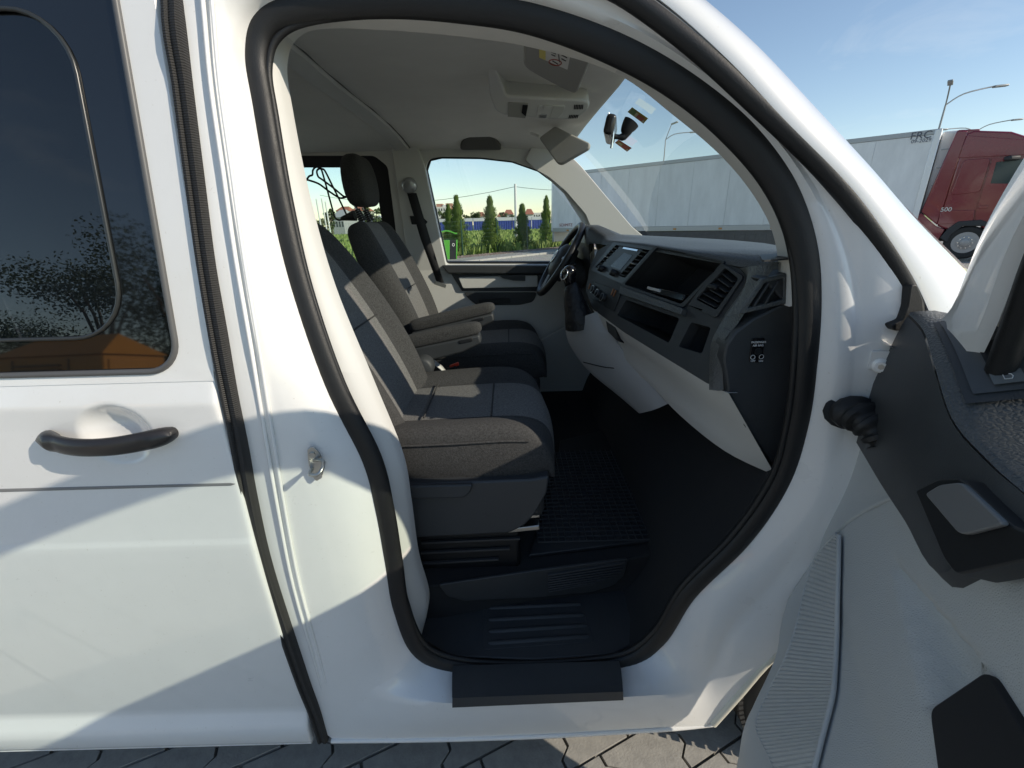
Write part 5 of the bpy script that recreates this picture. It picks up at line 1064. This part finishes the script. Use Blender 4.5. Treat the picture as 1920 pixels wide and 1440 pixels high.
# ------------------------------------------------------------------ far edge of the meadow
BLU = mat('blue_sheet', (.03, .06, .28), .5); BW = mat('fence_white', (.6, .62, .63), .5)
bfz = empty('sheet_fence', tuple(aY((930, 424), 95) * 1), 'long blue sheet metal fence with a pale top at the meadow edge', 'fence')
for i in range(11):
    x0 = -15 + i * 4.0; zb_, zm, zt_ = aY((900, 426), 95).z, aY((900, 415), 95).z, aY((900, 409), 95).z; yy = 95 + .25 * (i - 7)
    v = []; f = []
    for k in range(17):
        x = x0 + k * .24; y = yy + (.05 if k % 2 else 0); v += [(x, y, zb_ - .6), (x, y, zm)]
        if k: b = len(v); f.append((b - 4, b - 2, b - 1, b - 3))
    obj('blue_panel', v, f, BLU, bfz, smooth=0); box('pale_panel', (x0 + 1.93, yy + .1, (zm + zt_) / 2), (3.9, .08, zt_ - zm), BW, bfz, bevel=.02)
WALLW = mat('render_white', (.66, .64, .60), .8, var=.06); WALLP = mat('brick_pink', (.45, .24, .18), .85); ROOFR = mat('roof_tile', (.35, .13, .08), .85, var=.2, vscale=2); WIN = mat('dark_pane', (.04, .05, .06), .15); ROOFG = mat('roof_grey', (.35, .36, .37), .7)
def house(p0, p1, Y, dep, label, roof=None, mt=WALLW, floors=2, cols=4, name='house', cat='house'):
    a, b = aY(p0, Y), aY(p1, Y); zt_ = a.z; e = empty(name, ((a.x + b.x) / 2, Y + dep / 2, -.05), label, cat); wd = b.x - a.x
    box('wall', ((a.x + b.x) / 2, Y + dep / 2, (zt_ - .5) / 2), (wd, dep, zt_ + .5), mt, e, bevel=.05)
    for fl_ in range(floors):
        for c_ in range(cols):
            x = a.x + wd * (c_ + .5) / cols; z = zt_ - (fl_ + .55) * min(3, zt_ / floors); 
            if z > .8: box('window', (x, Y - .02, z), (wd / cols * .45, .1, 1.3), WIN, e, bevel=0)
    if roof:
        rh = roof; v = [(a.x - .4, Y - .5, zt_), (b.x + .4, Y - .5, zt_), (b.x + .4, Y + dep + .5, zt_), (a.x - .4, Y + dep + .5, zt_), (a.x + wd * .2, Y + dep / 2, zt_ + rh), (b.x - wd * .2, Y + dep / 2, zt_ + rh)]
        obj('roof', v, [(0, 1, 5, 4), (1, 2, 5), (2, 3, 4, 5), (3, 0, 4), (0, 3, 2, 1)], ROOFR if mt != ROOFG else ROOFG, e, smooth=0)
    return e
hb_ = house((816, 388), (846, 412), 260, 14, 'big pale apartment block with reddish top beyond the meadow', floors=4, cols=6, name='apartment_block', cat='building')
for x, y0 in ((822, 383), (832, 385), (840, 382)):
    a = aY((x, y0), 258); box('roof_storey', (a.x, 264, a.z - 1.2), (3.6, 5, 3.2), WALLP if x != 832 else WALLW, hb_, bevel=.05)
house((893, 406), (908, 412), 170, 8, 'low house with red tiled roof beside a round tree', roof=1.6, cols=3, floors=1)
house((934, 406), (945, 412), 175, 8, 'small house with red tiled roof near the second thuja', roof=1.5, cols=2, floors=1)
house((946, 402), (962, 412), 200, 9, 'white house with pale gable left of the utility pole', roof=2.0, cols=3, floors=1)
house((986, 402), (1000, 412), 190, 9, 'house with orange roof right of the small thuja', roof=2.2, cols=3, floors=1)
house((995, 399), (1018, 412), 240, 12, 'flat roofed white building far behind the slim thuja', cols=5, floors=2, name='flat_building', cat='building')
house((622, 408), (646, 424), 120, 10, 'long grey roofed shed seen through the rear side window', roof=2.0, mt=ROOFG, cols=4, floors=1, name='shed', cat='shed')
house((630, 396), (655, 412), 200, 10, 'white row houses seen through the rear window beside the hanger', cols=5, floors=2, roof=2)
house((658, 396), (690, 414), 190, 10, 'white house seen between the headrest posts', cols=4, floors=2, roof=2)
tn = aY((712, 410), 110); T_ = empty('white_tent', (tn.x, 110, 0), 'white pointed event tent beyond the rear window', 'tent')
v = [(tn.x - 4, 106, tn.z - 1.2), (tn.x + 4, 106, tn.z - 1.2), (tn.x + 4, 114, tn.z - 1.2), (tn.x - 4, 114, tn.z - 1.2), (tn.x, 110, tn.z + .8)]
obj('tent_roof', v, [(0, 1, 4), (1, 2, 4), (2, 3, 4), (3, 0, 4)], BW, T_, smooth=0); box('tent_wall', (tn.x, 110, (tn.z - 1.2) / 2 - .1), (7.9, 7.9, tn.z - 1.3), BW, T_, bevel=0)
LEAF2 = mat('tree_leaf', (.05, .085, .025), .75, col2=(.10, .13, .045), vscale=.8); LEAF3 = mat('dark_leaf', (.028, .05, .018), .75, col2=(.055, .08, .03), vscale=1.2)
def tree(base, h, rad, label, n=1400, leaf=.35, mt=None, seed=1, grp=None, squash=.8, trunk=.3):
    rg = random.Random(seed); e = empty('tree', tuple(base), label, 'tree', grp); v = []; f = []
    tube('trunk', [base - V((0, 0, .1)), base + V((0, 0, h * .4)), base + V((rad * .1, 0, h * .75))], [h * .03, h * .02, h * .008], BARK, e, n=7)
    cl_ = [(base + V((rg.uniform(-.75, .75) * rad, rg.uniform(-.75, .75) * rad, h * trunk + (h * (1 - trunk)) * rg.uniform(.15, .88))), rad * rg.uniform(.25, .5)) for _ in range(16)]
    for c, r in cl_[:7]: tube('branch', [base + V((0, 0, h * .35)), (base + V((0, 0, h * .5)) + c) / 2, c], [h * .012, h * .008, h * .003], BARK, e, n=5)
    for i in range(n):
        c, r = cl_[rg.randrange(16)]; d_ = V((rg.gauss(0, 1), rg.gauss(0, 1), rg.gauss(0, 1))).normalized(); p = c + V((d_.x * r, d_.y * r, d_.z * r * squash)) * rg.uniform(.5, 1.05)
        a = V((rg.gauss(0, 1), rg.gauss(0, 1), rg.gauss(0, .6))).normalized() * leaf * rg.uniform(.5, 1); b2 = a.cross(d_ + V((.1, .2, .3))).normalized() * leaf * rg.uniform(.3, .6); b = len(v)
        v += [p - a * .5, p + b2 * .5, p + a * .5, p - b2 * .5]; f.append((b, b + 1, b + 2, b + 3))
    obj('crown', v, f, mt or LEAF2, e, smooth=0, recalc=False); return e
def tree_px(bx, topy, Y, rpx, label, **k):
    q_ = aY((bx, topy), Y); b = V((q_.x, Y, -.05)); tree(b, q_.z + .05, rpx / FPX * Y, label, **k)
tree_px(888, 391, 130, 11, 'round leafy tree between the first two thujas', n=1500, leaf=.6, seed=2, trunk=.15)
tree_px(828, 393, 125, 9, 'leafy tree in front of the pale apartment block', n=900, leaf=.6, seed=3, trunk=.15)
tree_px(944, 396, 150, 7, 'leafy tree near the second thuja top', n=900, leaf=.6, seed=4, trunk=.15)
tree_px(873, 401, 140, 6, 'low bushy tree beside the first thuja', n=600, leaf=.6, seed=5, trunk=.1)
tree_px(960, 400, 160, 6, 'low bushy tree behind the utility pole', n=600, leaf=.7, seed=6, trunk=.1)
tree_px(616, 388, 105, 12, 'wide leafy tree seen through the rear side window', n=1300, leaf=.6, seed=7, trunk=.1)
tree_px(702, 386, 100, 22, 'dense tree behind the white tent', n=2200, leaf=.6, seed=8, trunk=.1)
tree_px(596, 392, 40, 16, 'grey green shrub by the white poles at the rear window', n=1800, leaf=.22, seed=9, trunk=.05, mt=mat('olive_leaf', (.12, .14, .07), .8, col2=(.19, .2, .11), vscale=2))
tree_px(1013, 404, 170, 8, 'low tree beside the slim thuja', n=600, leaf=.7, seed=10, trunk=.1)
for i, (x, t_, l) in enumerate(((593, 373, 'tall bare white pole with cross bar in the meadow'), (603, 372, 'second bare white pole linked by the cross bar'), (610, 378, 'slim white pole standing alone near the linked pair'))):
    q_ = aY((x, t_), 38); tag(tube('white_pole', [V((q_.x, 38, -.05)), V((q_.x, 38, q_.z))], .06, MATS['pole_white'], n=8), l, 'pole', 'white poles in the meadow')
# ------------------------------------------------------------------ behind the photographer: what the side window mirrors
ORG = mat('machine_orange', (.55, .22, .025), .5, var=.08, vscale=2)
G0 = V((-9.9, -9.2, 0)); gr_ = M.Rotation(R(12), 3, 'Z')
GE = empty('generator_cabinet', tuple(G0), 'orange machine cabinet with louvres and a gabled roof behind a fence', 'generator')
def gl(x, y, z): return G0 + gr_ @ V((x, y, z))
box('cabinet', gl(0, 0, .98), (3.1, 1.3, 1.75), ORG, GE, rot=gr_, bevel=.03)
v = [gl(-1.6, -.7, 1.86), gl(1.6, -.7, 1.86), gl(1.6, .7, 1.86), gl(-1.6, .7, 1.86), gl(1.1, 0, 2.35), gl(-1.1, 0, 2.35)]; obj('roof', v, [(0, 1, 4, 5), (1, 2, 4), (2, 3, 5, 4), (3, 0, 5), (0, 3, 2, 1)], ORG, GE, smooth=0)
for i in range(14): box('louvre', gl(-.25, .67, .35 + i * .1), (1.3, .05, .045), mat('louvre_brown', (.20, .09, .02), .6), GE, rot=gr_, bevel=0)
for x in (-1.0, .62): box('door_seam', gl(x, .655, .98), (.03, .02, 1.6), CABD, GE, rot=gr_, bevel=0)
box('door_panel', gl(1.56, .0, 1.0), (.03, 1.1, 1.5), ORG, GE, rot=gr_, bevel=.01)
for i in range(5): box('door_fitting', gl(1.585, -.4 + .2 * i, .7 + .2 * (i % 3)), (.03, .06, .12), CABD, GE, rot=gr_, bevel=.005)
box('notice_plate', gl(1.59, .38, 1.1), (.02, .26, .3), WHITEP, GE, rot=gr_, bevel=0)
rt_ = ['tree behind the orange cabinet, wide crown', 'tree standing to the left of the orange cabinet', 'tall tree rising over the orange cabinet roof', 'tree beyond the right end of the orange cabinet', 'far tree in the row behind the lorry park', 'low tree at the end of the row']
for i, (x, y, h, r) in enumerate(((-12.8, -13, 5.2, 2.6), (-19, -15, 3.8, 2.6), (-10.2, -12.4, 6.0, 2.4), (-6.6, -14, 5.4, 2.6), (-24, -15, 3.0, 2.6), (-2.5, -16, 3.8, 2.6))):
    tree(V((x, y, 0)), h, r, rt_[i], n=9000, leaf=.13, mt=LEAF3, seed=20 + i, grp='trees behind the lorry park', trunk=.12)

# ------------------------------------------------------------------ coat hanger on the driver headrest
HG = empty('coat_hanger', tuple(aY((650, 410), 1.42)), 'black wire car coat hanger clipped behind the driver headrest', 'coat hanger')
HW = mat('hanger_wire', (.012, .012, .013), .35)
def hpx(P, Y): return cr([aY((560 + x / 7.2, 280 + y / 7.2), Y) for x, y in P], 4)
tube('hanger_hook', hpx([(60, 470), (95, 430), (140, 365), (185, 345), (190, 290), (215, 250), (250, 238), (300, 262), (340, 380), (400, 600), (470, 860), (490, 920), (540, 955), (600, 940), (660, 920)], 1.46), .0042, HW, HG, n=8)
tube('hanger_arm', hpx([(650, 890), (540, 660), (450, 480), (360, 300), (320, 265), (270, 265), (245, 300), (265, 370), (320, 410), (480, 530), (600, 630), (640, 640), (600, 655), (540, 650), (400, 560), (270, 465), (130, 415), (60, 395)], 1.42), .0042, HW, HG, n=8)
c = aY((652, 410), 1.42); tube('hanger_clip', [c + V((-.03, 0, 0)), c + V((.035, 0, .012))], [.008, .024], BLACK, HG, n=10, ref=V((0, 0, 1)))
